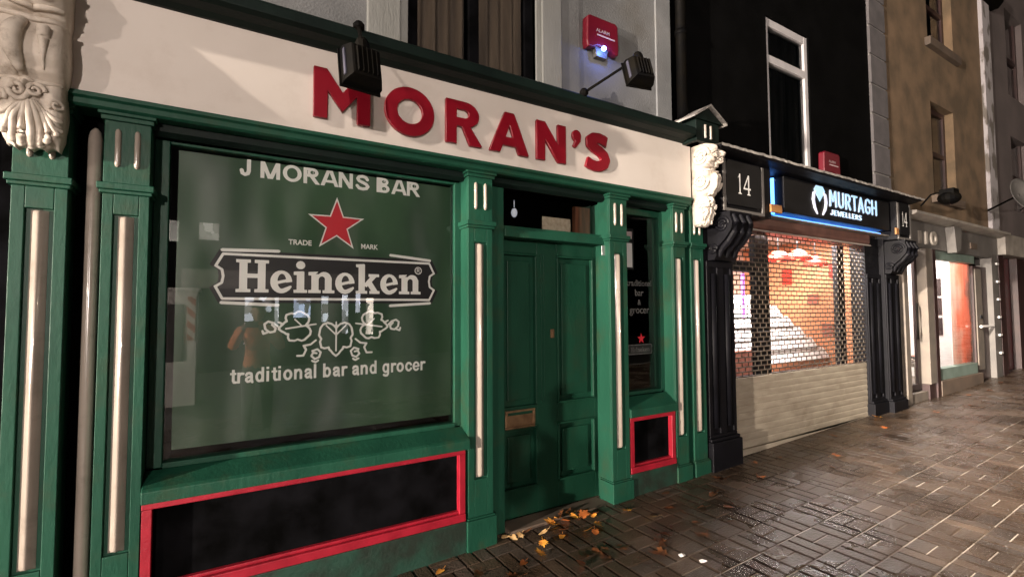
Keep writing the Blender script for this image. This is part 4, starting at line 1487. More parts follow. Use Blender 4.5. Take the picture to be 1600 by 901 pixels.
# illuminated sign
sg = thing('illuminated_sign', 'black sign box with glowing blue jeweller lettering and halo', 'sign', (6.55, -.02, 2.83))
MB().box(5.24, 7.80, -.10, -.01, 2.605, 3.005).build('sign_panel', 'black', sg, 0.006)
st = MB()
st.box(5.20, 5.225, .0, .03, 2.60, 3.0)
st.box(5.20, 7.78, .0, .03, 2.565, 2.585)
st.build('led_strip', 'blue_led', sg)
# letters: simple condensed caps
def sans(ch):
    r_ = .056
    if ch == 'M': return stk([(.07, .05), (.11, .95), (.31, .35), (.51, .95), (.55, .05)], r_), .66
    if ch == 'U': return stk([(.07, .95), (.07, .3), (.12, .12), (.25, .06), (.38, .12), (.43, .3), (.43, .95)], r_), .54
    if ch == 'R': return union(stk([(.07, .05), (.07, .94), (.26, .94), (.38, .86), (.40, .70), (.35, .55), (.24, .48), (.07, .48)], r_), stk([(.24, .47), (.42, .05)], r_)), .51
    if ch == 'T': return stk([(.04, .94), (.44, .94), (.24, .94), (.24, .05)], r_), .49
    if ch == 'A': return union(stk([(.05, .05), (.26, .95), (.47, .05)], r_), stk([(.13, .30), (.39, .30)], r_ * .9)), .54
    if ch == 'G': return stk([(.50, .78), (.42, .90), (.28, .95), (.14, .86), (.07, .5), (.14, .14), (.28, .05), (.44, .12), (.48, .25), (.48, .45), (.30, .45)], r_), .58
    if ch == 'H': return union(stk([(.07, .05), (.07, .95)], r_), stk([(.45, .05), (.45, .95)], r_), stk([(.07, .5), (.45, .5)], r_)), .55
    if ch == 'J': return stk([(.28, .95), (.28, .25), (.2, .07), (.08, .07), (.03, .18)], r_ * 1.3), .42
    if ch == 'E': return union(stk([(.40, .94), (.07, .94), (.07, .06), (.40, .06)], r_ * 1.3), stk([(.07, .5), (.34, .5)], r_ * 1.2)), .50
    if ch == 'W': return stk([(.04, .95), (.17, .06), (.32, .7), (.47, .06), (.60, .95)], r_ * 1.2), .68
    if ch == 'L': return stk([(.07, .95), (.07, .06), (.38, .06)], r_ * 1.3), .46
    if ch == 'S': return stk([(.40, .84), (.30, .94), (.16, .94), (.06, .82), (.08, .64), (.22, .52), (.36, .40), (.40, .22), (.30, .07), (.14, .06), (.03, .16)], r_ * 1.25), .48
def word(wd_, sp=0.06, grow=0):
    out, xo_ = [], 0
    for c_ in wd_:
        fn, adv = sans(c_)
        f2 = (lambda P, fn=fn: fn(P) - grow)
        out += [q_ + np.array([xo_, 0]) for q_ in trace(f2, -.2, adv + .2, -.2, 1.2, .022, .005)]
        xo_ += adv + sp
    return out
lo_ = curve_mesh('sign_lettering', word('MURTAGH'), .003)
place_flat(lo_, 'sign_lettering', 'letter_lit', 6.20, -.1065, 2.772, sg, fit_w=1.22, fit_h=.20)
place_flat(curve_mesh('lettering_halo', word('MURTAGH', .06, .022)), 'lettering_halo', 'letter_halo', 6.185, -.1018, 2.765, sg, fit_w=1.245, fit_h=.210)
lo_ = curve_mesh('sign_lettering', word('JEWELLERS', .10), .003)
place_flat(lo_, 'sign_lettering', 'letter_lit', 6.22, -.1065, 2.672, sg, fit_w=.77, fit_h=.062)
place_flat(curve_mesh('lettering_halo', word('JEWELLERS', .10, .045)), 'lettering_halo', 'letter_halo', 6.21, -.1016, 2.666, sg, fit_w=.79, fit_h=.074)
arcs = union(stk([(.30, 0), (.14, .22), (.06, .50), (.10, .74), (.24, .86)], [.04, .075, .09, .085, .03]), stk([(.70, 0), (.86, .22), (.94, .50), (.90, .74), (.76, .86)], [.04, .075, .09, .085, .03]))
place_flat(curve_mesh('logo_arc', trace(arcs, -.2, 1.2, -.1, 1.2, .02, .005), .003), 'logo_arc', 'logo_lit', 5.80, -.1065, 2.645, sg, fit_w=.345, fit_h=.28)
dia = pg([(.5, .42), (.10, .86), (.26, 1.04), (.74, 1.04), (.90, .86)])
place_flat(curve_mesh('logo_gem', trace(dia, -.1, 1.1, .3, 1.2, .02, .005), .002), 'logo_gem', 'letter_lit', 5.848, -.1050, 2.80, sg, fit_w=.25, fit_h=.185)

# roller shutter
sh = thing('roller_shutter', 'tan metal roller shutter with lattice above solid slats before the jeweller window', 'roller shutter', (6, .1, gz(6)))
la = MB()
sx0, sx1 = 4.46, 7.455
ZB, ZT = .835, 2.42
rows = 31
pit = (ZT - ZB) / rows
for r_ in range(rows + 1):
    z = ZB + r_ * pit
    la.box(sx0, sx1, .095, .107, z - .0062, z + .0062)
for r_ in range(rows):
    z = ZB + r_ * pit
    off = .0575 * (r_ % 2)
    x = sx0 + .02 + off
    while x < sx1 - .02:
        la.box(x - .0028, x + .0028, .097, .105, z + .0063, z + pit - .0063)
        x += .115
la.build('lattice', 'shutter_dark', sh)
so = MB()
prof = []
zz = .80
n = 10
z0 = gz(4.6) + .07
hgt = (.824 - z0) / n
for i in range(n):
    a = z0 + i * hgt
    prof += [(.10, a), (.0955, a + hgt * .2), (.094, a + hgt * .6), (.0955, a + hgt * .88), (.100, a + hgt * .97)]
prof += [(.10, .824), (.115, .824), (.115, z0)]
so.prof_x(sx0, sx1, prof)
so.build('solid_slats', 'shutter', sh)
br = MB()
br.add([(sx0, .08, gz(sx0) - .01), (sx1, .08, gz(sx1) + .004), (sx1, .12, gz(sx1) + .004), (sx0, .12, gz(sx0) - .01),
        (sx0, .08, z0 - .002), (sx1, .08, z0 - .002), (sx1, .12, z0 - .002), (sx0, .12, z0 - .002)],
       [(0, 3, 2, 1), (4, 5, 6, 7), (0, 1, 5, 4), (1, 2, 6, 5), (2, 3, 7, 6), (3, 0, 4, 7)])
br.build('bottom_bar', 'shutter', sh, 0.003)

# jeweller window frame, glass and interior
fr = MB()
fr.box(5.36, 5.64, .33, .40, .75, 2.42)
fr.box(7.28, 7.46, .33, .40, .75, 2.42)
fr.box(4.46, 5.36, .335, .40, 1.98, 2.10)
fr.box(4.40, 7.60, .30, .42, .1, .78)
jf = fr.build('shop_window', 'jet', jw, 0.004)
pane(5.64, 7.28, .36, .78, 2.42, 'glass_shop', jf, 'pane')
pane(4.46, 5.36, .36, .78, 1.98, 'glass_shop', jf, 'pane')
it = MB()
it.box(4.3, 10.0, 2.2, 2.25, .0, 2.75)
it.build('interior_back_wall', 'pink_wall', jw)
MB().box(8.02, 8.06, .3, 2.2, .0, 2.75).build('interior_side_wall', 'orange_wall', jw)
MB().box(4.3, 8.0, .3, 2.2, 2.62, 2.66).build('interior_ceiling', 'white_gloss', jw)
MB().box(4.3, 8.0, .3, 2.2, .06, .10).build('interior_floor', 'riser3', jw)
MB().box(4.25, 4.3, .3, 2.2, .0, 2.75).build('interior_party_wall', 'inside', jw)
M['brick'] = mat('interior_brick', (0.30, 0.10, 0.06), (0.20, 0.06, 0.04), 0.7, 0.9, 14)
MB().box(4.5, 6.1, .70, .80, .1, 1.02).build('interior_brick_panel', 'brick', jw)
for (y_, z_, h_, c_) in ((.62, 2.02, .22, 'redshade'), (.95, 1.62, .16, 'brick'), (.75, 1.12, .20, 'brick'), (1.35, 1.95, .25, 'redshade')):
    MB().box(8.0, 8.018, y_, y_ + .16, z_, z_ + h_).build('wall_picture', c_, jw)
MB().box(5.38, 5.405, .50, .53, 1.45, 1.98).build('purple_led', emit('purple_led', (.8, .15, .9), 3.0), jw)
# white stepped display stand
ds = thing('display_stand', 'bright white stepped display stand behind the jeweller shutter', 'display stand', (6.9, .75, .8))
for i in range(6):
    zz_ = .80 + i * .16
    MB().prof_x(5.70, 8.0 - i * .19, [(.80 + i * .07, zz_), (1.3, zz_), (1.3, zz_ + .155), (.90 + i * .07, zz_ + .155)]).build('display_step', 'white_gloss', ds, 0.006)
rnd2 = random.Random(11)
for i in range(5):
    for k in range(6):
        xx = 5.95 + k * .26 + rnd2.uniform(-.04, .04)
        if xx > 7.85 - i * .19:
            continue
        b_ = MB()
        s_ = rnd2.uniform(.018, .03)
        zt_ = .955 + i * .16
        b_.prof_x(xx - s_, xx + s_, [(.905 + i * .07, zt_ + .001), (.935 + i * .07, zt_ + .001), (.935 + i * .07, zt_ + .06), (.92 + i * .07, zt_ + .062)])
        tag(b_.build('jewellery_pad', rnd2.choice(['quoin', 'steel', 'white_gloss', 'white_gloss', 'pink_wall'])), 'small jewellery pad standing on the white display steps behind the shutter', 'display pad', 'jewellery pads on the display steps')
lampspots = [(6.35, .62, 2.18, .17, 'left of the three red lampshades behind the top of the shutter'), (6.82, .62, 2.22, .19, 'middle of the three red lampshades behind the top of the shutter'), (7.28, .62, 2.16, .17, 'right of the three red lampshades behind the top of the shutter')]
for (x, y, z, r_, lab) in lampspots:
    root = thing('pendant_lamp', lab, 'pendant lamp', (x, y, z), 'red pendant lamps in the jeweller window')
    vs, fs = [], []
    pr = [(.03, .15), (.07, .13), (r_ * .8, .07), (r_, 0), (r_ * .96, .0), (r_ * .75, .06)]
    for rr_, zz_ in pr:
        for k in range(24):
            vs.append((x + rr_ * math.cos(2 * PI * k / 24), y + rr_ * math.sin(2 * PI * k / 24), z + zz_))
    for j in range(len(pr) - 1):
        for k in range(24):
            fs.append((j * 24 + k, j * 24 + (k + 1) % 24, (j + 1) * 24 + (k + 1) % 24, (j + 1) * 24 + k))
    MB().add(vs, fs).build('lamp_shade', 'redshade', root, smooth=True)
    MB().tube([(x, y, z + .14), (x, y, 2.62)], .006, 6).build('cable', 'black', root)
    MB().ball((x, y, z + .03), .035, 12).build('bulb', emit('pendant_bulb', (1, .35, .12), 2.5), root)
def ceiling_lamp(x, y, z, sx_, sy_, power, color, label, grp=None):
    root = thing('ceiling_lamp', label, 'ceiling lamp', (x, y, z), grp)
    MB().box(x - sx_ / 2, x + sx_ / 2, y - sy_ / 2, y + sy_ / 2, z - .03, z).build('housing', 'white_gloss', root, 0.004)
    ld2 = bpy.data.lights.new('lamp_light', 'AREA')
    ld2.shape = 'RECTANGLE'
    ld2.size, ld2.size_y = sx_ * .95, sy_ * .95
    ld2.energy = power
    ld2.color = color
    lo2 = bpy.data.objects.new('lamp_light', ld2)
    lo2.location = (x, y, z - .035)
    COL.objects.link(lo2)
    lo2.parent = root
    lo2.matrix_parent_inverse = parent_inv(root)
    return root
ceiling_lamp(6.5, .55, 2.615, 1.6, .22, 360, (1, .94, .90), 'ceiling light inside the jeweller window above the white display')
ceiling_lamp(5.0, 1.2, 2.615, .7, .4, 60, (1, .84, .80), 'ceiling light inside the left pane of the jeweller window')

# ================================================================== OCHRE BUILDING WITH GREY SHOPFRONT
oc = thing('ochre_building', 'ochre rendered building with grey shopfront and lit window right of the jeweller', 'building', (10.4, .3, gz(10.4)))
wall_holes('upper_wall', 'cream_wall', oc, 8.37, 12.62, 2.93, 9.5, .10, .5, [(10.05, 11.05, 3.42, 5.0), (10.05, 11.2, 6.05, 7.6)])
for (x0, x1, z0, z1) in ((10.05, 11.05, 3.42, 5.0), (10.05, 11.2, 6.05, 7.6)):
    f = MB()
    f.box(x0, x0 + .09, .22, .30, z0, z1)
    f.box(x1 - .09, x1, .22, .30, z0, z1)
    f.box(x0 + .0905, x1 - .0905, .222, .30, z1 - .09, z1)
    f.box(x0 + .0905, x1 - .0905, .222, .30, (z0 + z1) / 2 - .04, (z0 + z1) / 2 + .04)
    fo = f.build('window', 'brownframe', oc, 0.004)
    pane(x0 + .09, x1 - .09, .25, z0, z1 - .09, 'glass', fo, 'pane')
    s = MB()
    s.box(x0 - .12, x1 + .12, .02, .30, z0 - .14, z0 - .001)
    s.build('window_sill', 'riser3', oc, 0.008)
    MB().box(x0 - .2, x1 + .2, .75, .77, z0 - .1, z1 + .1).build('interior_wall', 'inside', oc)
cu = MB()
curtain(cu, 10.15, 10.55, .36, 3.45, 4.95, .02, 40, .13)
tag(cu.build('curtain', 'curtain', None, smooth=True), 'pale curtain in the lower window of the ochre building', 'curtain')
gt = MB()
gt.prof_x(8.37, 13.4, [(.10, 7.62), (-.02, 7.62), (-.10, 7.72), (-.12, 7.85), (.10, 7.85)])
gt.build('gutter', 'iron', oc)
ws = MB()
ws.box(12.62, 13.05, .04, .5, 2.95, 7.6)
ws.build('corner_strip', 'whitewash', oc, 0.006)
# shopfront
c3 = MB()
c3.prof_x(8.42, 12.62, [(.10, 2.865), (-.06, 2.865), (-.15, 2.89), (-.20, 2.905), (-.20, 2.945), (.10, 3.0)])
c3.build('cornice', 'cornice_pale', oc, 0.005)
f3 = MB()
f3.box(8.40, 12.62, -.01, .12, 2.47, 2.864)
f3o = f3.build('fascia', 'greystone', oc, 0.004)
bk3 = MB()
bk3.prism_xz([(10.05, 2.86), (10.38, 2.86), (10.32, 2.50), (10.12, 2.44)], -.13, -.0105)
bk3.build('bracket', 'greystone', oc, 0.006)
for x, wd_ in ((8.98, .07), (9.22, .07)):
    MB().box(x, x + wd_, -.035, -.0105, 2.53, 2.72).build('sign_letter', 'cornice_pale', f3o)
rg = curve_mesh('sign_letter', trace(cut(pg(ell(0, 0, .12, .11)), pg(ell(0, 0, .06, .055))), -.15, .15, -.15, .15, .008, .002), .012)
place_flat(rg, 'sign_letter', 'cornice_pale', 9.42, -.023, 2.53, f3o)
MB().box(11.15, 11.45, -.03, -.0105, 2.58, 2.68).build('name_plate', 'riser3', f3o)
p3 = MB()
p3.slope_box(8.46, 8.60, .0, .15, gz(8.4) - .03, gz(8.6) - .03, 2.469)
p3.slope_box(9.22, 9.46, -.02, .15, gz(9.2) + .22, gz(9.5) + .22, 2.469)
p3.build('stone_post', 'stonepost', oc, 0.006)
db = MB()
db.slope_box(9.47, 9.60, -.02, .15, gz(9.4) - .03, gz(9.6) - .03, 2.469)
db.slope_box(9.22, 9.465, -.0, .15, gz(9.2) - .03, gz(9.5) - .03, gz(9.2) + .219)
db.build('dark_post', 'brownframe', oc, 0.004)
dr = MB()
dr.box(9.12, 9.215, .10, .14, .30, 2.44)
dr.box(8.605, 9.1195, .10, .14, .30, .40)
dr.box(8.605, 9.1195, .10, .14, 2.36, 2.44)
dro = dr.build('glass_door', 'brownframe', oc, 0.004)
pane(8.605, 9.12, .118, .40, 2.36, 'glass_shop', dro, 'pane')
hd = MB()
hd.tube([(9.13, .09, 1.62), (9.02, .05, 1.60), (8.99, .04, 1.50), (8.99, .04, 1.20), (9.02, .05, 1.10), (9.13, .09, 1.08)], .012, 8)
hd.build('handle', 'iron', dro, smooth=True)
st3 = MB()
st3.slope_box(8.605, 9.219, .02, .5, gz(8.6) - .03, gz(9.2) - .03, .295)
st3.build('door_step', 'stonepost', oc, 0.006)
pane(9.605, 10.50, .098, .60, 2.33, 'glass_shop', oc, 'pane')
MB().box(9.605, 11.45, .02, .13, 2.33, 2.468).build('window_head', 'teal', oc, 0.004)
MB().box(9.605, 11.30, .0, .11, .42, .598).build('lettered_band', 'teal', oc, 0.004)
r3 = MB()
r3.slope_box(9.605, 11.45, -.03, .12, gz(9.6) - .03, gz(11.4) - .03, .418)
r3.build('stall_riser', 'riser3', oc, 0.006)
mq = bpy.data.materials.new('faded_red_curtain')
mq.use_nodes = True
n_, l_ = mq.node_tree.nodes, mq.node_tree.links
tcx = n_.new('ShaderNodeTexCoord')
sxy = n_.new('ShaderNodeSeparateXYZ')
l_.new(tcx.outputs['Object'], sxy.inputs['Vector'])
nzz = n_.new('ShaderNodeTexNoise')
nzz.inputs['Scale'].default_value = 3.0
nzz.inputs['Detail'].default_value = 8
l_.new(tcx.outputs['Object'], nzz.inputs['Vector'])
mth = n_.new('ShaderNodeMath')
mth.operation = 'MULTIPLY_ADD'
mth.inputs[1].default_value = 0.9
l_.new(nzz.outputs['Fac'], mth.inputs[0])
l_.new(sxy.outputs['X'], mth.inputs[2])
mrr = n_.new('ShaderNodeMapRange')
mrr.inputs['From Min'].default_value = 10.9
mrr.inputs['From Max'].default_value = 11.9
l_.new(mth.outputs['Value'], mrr.inputs['Value'])
rpx = n_.new('ShaderNodeValToRGB')
rpx.color_ramp.elements[0].color = (.42, .31, .26, 1)
rpx.color_ramp.elements[1].color = (.17, .09, .07, 1)
for p_, c_ in ((.35, (.50, .28, .21, 1)), (.6, (.62, .17, .10, 1)), (.8, (.5, .13, .08, 1))):
    e_ = rpx.color_ramp.elements.new(p_)
    e_.color = c_
l_.new(mrr.outputs['Result'], rpx.inputs['Fac'])
l_.new(rpx.outputs['Color'], n_['Principled BSDF'].inputs['Base Color'])
vs, fs = [], []
for i in range(41):
    xx = 10.505 + .945 * i / 40
    yy = .10 + .008 * math.sin(xx * 31) + .005 * math.sin(xx * 53)
    vs += [(xx, yy, .60), (xx, yy, 2.329)]
fs = [(2 * i, 2 * i + 2, 2 * i + 3, 2 * i + 1) for i in range(40)]
tr_ = n_.new('ShaderNodeBsdfTranslucent')
l_.new(rpx.outputs['Color'], tr_.inputs['Color'])
mxs = n_.new('ShaderNodeMixShader')
mxs.inputs['Fac'].default_value = .65
l_.new(n_['Principled BSDF'].outputs['BSDF'], mxs.inputs[1])
l_.new(tr_.outputs['BSDF'], mxs.inputs[2])
l_.new(mxs.outputs['Shader'], n_['Material Output'].inputs['Surface'])
MB().add(vs, fs).build('window_curtain', mq, oc, smooth=True)
pane(10.505, 11.45, .075, .60, 2.329, 'glass_shop', oc)
d3 = MB()
d3.slope_box(11.455, 12.15, .05, .13, gz(11.5) - .03, gz(12.1) - .03, 2.30)
d3o = d3.build('door', 'brownframe', oc, 0.006)
d3p = MB()
d3p.box(11.50, 11.80, .03, .0495, .45, 2.25)
d3p.build('door_panel', 'stonepost', d3o, 0.005)
MB().tube([(11.48, -.02, 1.22), (12.12, -.02, 1.22)], .022, 10).build('push_bar', 'white_gloss', d3o)
MB().box(11.62, 11.72, .01, .0295, 1.36, 1.42).build('lock_plate', 'black', d3o)
e3 = MB()
e3.slope_box(12.16, 12.50, -.03, .2, gz(12.2) - .03, gz(12.5) - .03, 2.469)
e3.build('end_pilaster', 'greystone', oc, 0.006)
cl = MB()
for k in range(6):
    cl.box(12.36, 12.47, -.055, -.0305, .70 + k * .33, .735 + k * .33)
cl.build('pipe_clip', 'white_gloss', oc)
# interior
MB().box(8.41, 12.1, 1.5, 1.54, .1, 2.75).build('interior_back_wall', 'white_gloss', oc)
MB().box(11.46, 11.49, .14, 1.5, .1, 2.75).build('interior_side_wall', 'white_gloss', oc)
MB().box(8.41, 11.455, .13, 1.5, 2.66, 2.70).build('interior_ceiling', 'white_gloss', oc)
MB().box(8.41, 11.455, .13, 1.5, .15, .19).build('interior_floor', 'stonepost', oc)
MB().box(8.38, 8.41, .13, 1.5, .1, 2.75).build('interior_party_wall', 'white_gloss', oc)
sp3 = MB()
for z in (1.05, 1.42, 1.78):
    sp3.box(11.445, 11.4585, .50, .60, z, z + .32)
sp3.build('slot_window', 'brownframe', oc)
for i, (x0, x1, y0, z0) in enumerate(((9.6, 10.4, .25, .60), (8.7, 9.5, .7, .55))):
    rt_ = thing('display_table', ['low shoe display table inside the lit grey shop window', 'display table inside the lit doorway of the grey shop'][i], 'display table', ((x0 + x1) / 2, y0 + .2, z0))
    MB().box(x0, x1, y0, y0 + .5, z0, z0 + .06).build('table_top', 'stonepost', rt_, 0.005)
    for (lx, ly) in ((x0 + .05, y0 + .05), (x1 - .05, y0 + .05), (x0 + .05, y0 + .45), (x1 - .05, y0 + .45)):
        MB().box(lx - .025, lx + .025, ly - .025, ly + .025, .19, z0 - .0005).build('leg', 'stonepost', rt_)
    for k in range(4):
        b_ = MB()
        xx = x0 + .1 + k * (x1 - x0 - .2) / 3
        b_.prof_x(xx - .03, xx + .03, [(y0 + .10, z0 + .061), (y0 + .34, z0 + .061), (y0 + .34, z0 + .13), (y0 + .26, z0 + .135), (y0 + .16, z0 + .09), (y0 + .10, z0 + .08)])
        tag(b_.build('shoe', ['brownframe', 'stonepost', 'black', 'terracotta'][(k + i) % 4], None, 0.01), ['shoe on the low display table in the lit grey shop window', 'shoe on the display table inside the lit doorway'][i], 'shoe', ['shoes on the window table', 'shoes on the doorway table'][i])
ceiling_lamp(10.9, .75, 2.655, .8, .7, 55, (1, .90, .84), 'ceiling light behind the red curtain of the grey shop window')
ceiling_lamp(9.4, .75, 2.655, 1.6, .7, 120, (1, .90, .84), 'ceiling light inside the lit grey shop window')
# hanging things on the ochre front
fl3 = thing('shop_floodlight', 'black dome shop light on a thin arm in front of the ochre wall', 'floodlight', (8.75, -.45, 3.1))
ar = MB()
ar.tube([(8.62, -.18, 3.02), (8.62, -.30, 3.16), (8.72, -.44, 3.20)], .012, 8)
ar.build('arm', 'iron', fl3)
hd = MB()
hd.ball((8.76, -.46, 3.10), .13, 16, sx=1.15, sz=.72)
hd.box(8.66, 8.86, -.54, -.38, 3.13, 3.22)
hd.build('housing', 'iron', fl3, smooth=False)
dish = thing('satellite_dish', 'grey satellite dish at the far end of the ochre building', 'satellite dish', (12.3, -.38, 3.5))
vs, fs = [], []
c0 = Vector((12.15, -.42, 3.55))
ax = Vector((-.35, -.9, .25)).normalized()
u_ = ax.cross(Vector((0, 0, 1))).normalized()
v_ = u_.cross(ax)
for j in range(7):
    r_ = .27 * j / 6
    for k in range(28):
        t = 2 * PI * k / 28
        vs.append(c0 + u_ * r_ * math.cos(t) + v_ * r_ * 1.1 * math.sin(t) + ax * (.08 * (j / 6) ** 2))
for j in range(6):
    for k in range(28):
        fs.append((j * 28 + k, j * 28 + (k + 1) % 28, (j + 1) * 28 + (k + 1) % 28, (j + 1) * 28 + k))
db_ = MB().add(vs, fs)
do = db_.build('reflector', 'grey_plastic', dish, smooth=True)
sm = do.modifiers.new('solid', 'SOLIDIFY')
sm.thickness = .012
ar = MB()
ar.tube([tuple(c0), (12.45, .05, 3.40)], .018, 8)
ar.tube([(12.15, -.44, 3.27), tuple(c0 + ax * .32 + Vector((0, 0, -.1)))], .010, 6)
ar.ball(tuple(c0 + ax * .32 + Vector((0, 0, -.09))), .035, 10)
ar.build('bracket', 'iron', dish)

# ================================================================== MAUVE BUILDING FAR RIGHT
mv = thing('mauve_building', 'mauve grey building with dark red shopfront at the far right', 'building', (16, .3, gz(16)))
wall_holes('upper_wall', 'mauve_wall', mv, 13.06, 24.0, 2.95, 9.5, .10, .5, [(14.3, 15.5, 3.6, 5.2), (14.3, 15.5, 6.1, 8.0)])
for z0, z1 in ((3.6, 5.2), (6.1, 8.0)):
    f = MB()
    f.box(14.3, 14.4, .2, .28, z0, z1)
    f.box(15.4, 15.5, .2, .28, z0, z1)
    f.box(14.4, 15.4, .202, .28, (z0 + z1) / 2 - .04, (z0 + z1) / 2 + .04)
    fo = f.build('window', 'brownframe', mv)
    pane(14.4, 15.4, .24, z0, z1, 'glass', fo, 'pane')
    MB().box(14.1, 15.7, .7, .72, z0 - .1, z1 + .1).build('interior_wall', 'inside', mv)
fm = MB()
fm.box(12.63, 24, -.12, .5, 2.55, 2.949)
fm.build('fascia', 'cornice_pale', mv, 0.006)
sfm = MB()
sfm.slope_box(12.55, 12.85, -.03, .5, gz(12.5) - .05, gz(12.9) - .05, 2.549)
sfm.slope_box(13.8, 24, .0, .5, gz(13.8) - .05, gz(24) - .05, 2.549)
sfm.build('shopfront', 'brownframe', mv, 0.006)
M['darkred'] = mat('dark_red_door', (0.10, 0.012, 0.014), (0.06, 0.008, 0.010), 0.4, 0.55, 4)
dm = MB()
dm.slope_box(12.86, 13.79, .12, .5, gz(12.9) - .05, gz(13.8) - .05, 2.549)
dm.build('door', 'darkred', mv)

# ================================================================== NEIGHBOUR ON THE LEFT, OTHER SIDE OF THE STREET
nbp = thing('neighbour_building', 'plain dark building left of the pub with an added slab blocking lamp light', 'building', (-5, .3, gz(-5)))
MB().slope_box(-12, -4.01, .125, .5, gz(-12) - .05, gz(-4) - .05, 9.0).build('wall', 'jetwall', nbp)
MB().slope_box(-4.009, -1.0, .125, .5, gz(-4) - .05, gz(-1) - .05, 3.10).build('shop_wall', 'jetwall', nbp)
mb = MB()
mb.prof_x(-6.6, -5.0, [(.12, 2.22), (-1.79, 2.22), (-1.79, 4.4), (-1.70, 4.62), (.12, 4.62)])
mb.build('light_blocker', 'jetwall', nbp, 0.01)  # added slab, shaped to keep lamp light off pavement and facade

opp = thing('opposite_building', 'dark building across the street with lit shop windows', 'building', (3, -14, gz(3) - .1))
mb = MB()
mb.slope_box(-10, 22, -14.5, -13.6, gz(-10) - .3, gz(22) - .3, 9.0)
mb.build('wall', 'jetwall', opp)
lits = [((.62, .86), (.55, 2.0), (.75, .85, 1.0), 2.4), ((1.0, 1.35), (1.55, 2.0), (.75, .85, 1), 2.4), ((1.45, 1.56), (.9, 2.0), (.9, .95, 1), 2.4), ((2.0, 2.5), (1.35, 1.95), (.55, .7, 1), 3.0), ((2.85, 3.05), (1.2, 2.05), (.8, .9, 1), 2.6),
        ((3.5, 3.7), (.8, 2.1), (.85, .9, 1), 3.2), ((3.95, 4.1), (1.5, 2.15), (.8, .85, 1), 4.0), ((4.3, 4.55), (.75, 2.0), (1, .86, .72), 4.0), ((-1.75, -1.45), (3.6, 4.2), (.8, .85, .7), .8), ((-1.40, -1.1), (3.6, 4.2), (.8, .85, .7), .7), ((-.6, -.1), (3.7, 4.2), (.8, .85, .75), .6), ((7.5, 9.5), (.7, 2.2), (1, .8, .6), 1.0)]
def shop_light(col, stg, sd):
    m_ = emit('lit_window', col, stg)
    n_, l_ = m_.node_tree.nodes, m_.node_tree.links
    tc_ = n_.new('ShaderNodeTexCoord')
    mp__ = n_.new('ShaderNodeMapping')
    mp__.inputs['Location'].default_value = (sd, sd * 2, 0)
    mp__.inputs['Scale'].default_value = (4.5, 1, 2.6)
    l_.new(tc_.outputs['Object'], mp__.inputs['Vector'])
    vo = n_.new('ShaderNodeTexVoronoi')
    vo.distance = 'CHEBYCHEV'
    vo.inputs['Scale'].default_value = 1.0
    l_.new(mp__.outputs['Vector'], vo.inputs['Vector'])
    mr_ = n_.new('ShaderNodeMapRange')
    mr_.inputs['From Min'].default_value = .25
    mr_.inputs['From Max'].default_value = .8
    mr_.inputs['To Min'].default_value = .05 * stg
    mr_.inputs['To Max'].default_value = 1.5 * stg
    l_.new(vo.outputs['Color'], mr_.inputs['Value'])
    l_.new(mr_.outputs['Result'], n_['Principled BSDF'].inputs['Emission Strength'])
    return m_
for q_, ((xa, xb), (za, zb), col, stg) in enumerate(lits):
    MB().box(xa, xb, -13.6, -13.57, za, zb).build('lit_window', shop_light(col, stg * 2.0, q_ * 3.7), opp)
mb = MB()
mb.box(-1, 6, -13.56, -13.4, 2.25, 2.8)
mb.build('fascia', 'greystone', opp)
ko = thing('white_kiosk', 'white street kiosk with a dark panel across the road', 'kiosk', (-.6, -8.2, gz(-.6) - .12))
mb = MB()
mb.box(-1.2, -.40, -8.5, -8.0, gz(-.6) - .2, 1.95)
mb.box(-1.25, -.35, -8.55, -7.95, 1.951, 2.02)
mb.build('cabinet', 'white_gloss', ko, 0.01)
MB().box(-1.15, -.62, -7.999, -7.98, .6, 1.7).build('picture_panel', 'quoin', ko)
mp_ = bpy.data.materials.new('barber_stripes')
mp_.use_nodes = True
n_, l_ = mp_.node_tree.nodes, mp_.node_tree.links
tcx = n_.new('ShaderNodeTexCoord')
wv = n_.new('ShaderNodeTexWave')
wv.bands_direction = 'DIAGONAL'
wv.inputs['Scale'].default_value = 2.4
l_.new(tcx.outputs['Object'], wv.inputs['Vector'])
rpx = n_.new('ShaderNodeValToRGB')
rpx.color_ramp.interpolation = 'CONSTANT'
rpx.color_ramp.elements[1].position = .5
rpx.color_ramp.elements[0].color = (.75, .7, .66, 1)
rpx.color_ramp.elements[1].color = (.5, .03, .03, 1)
l_.new(wv.outputs['Fac'], rpx.inputs['Fac'])
l_.new(rpx.outputs['Color'], n_['Principled BSDF'].inputs['Base Color'])
MB().box(-.56, -.43, -7.999, -7.97, 1.0, 1.85).build('striped_panel', mp_, ko)

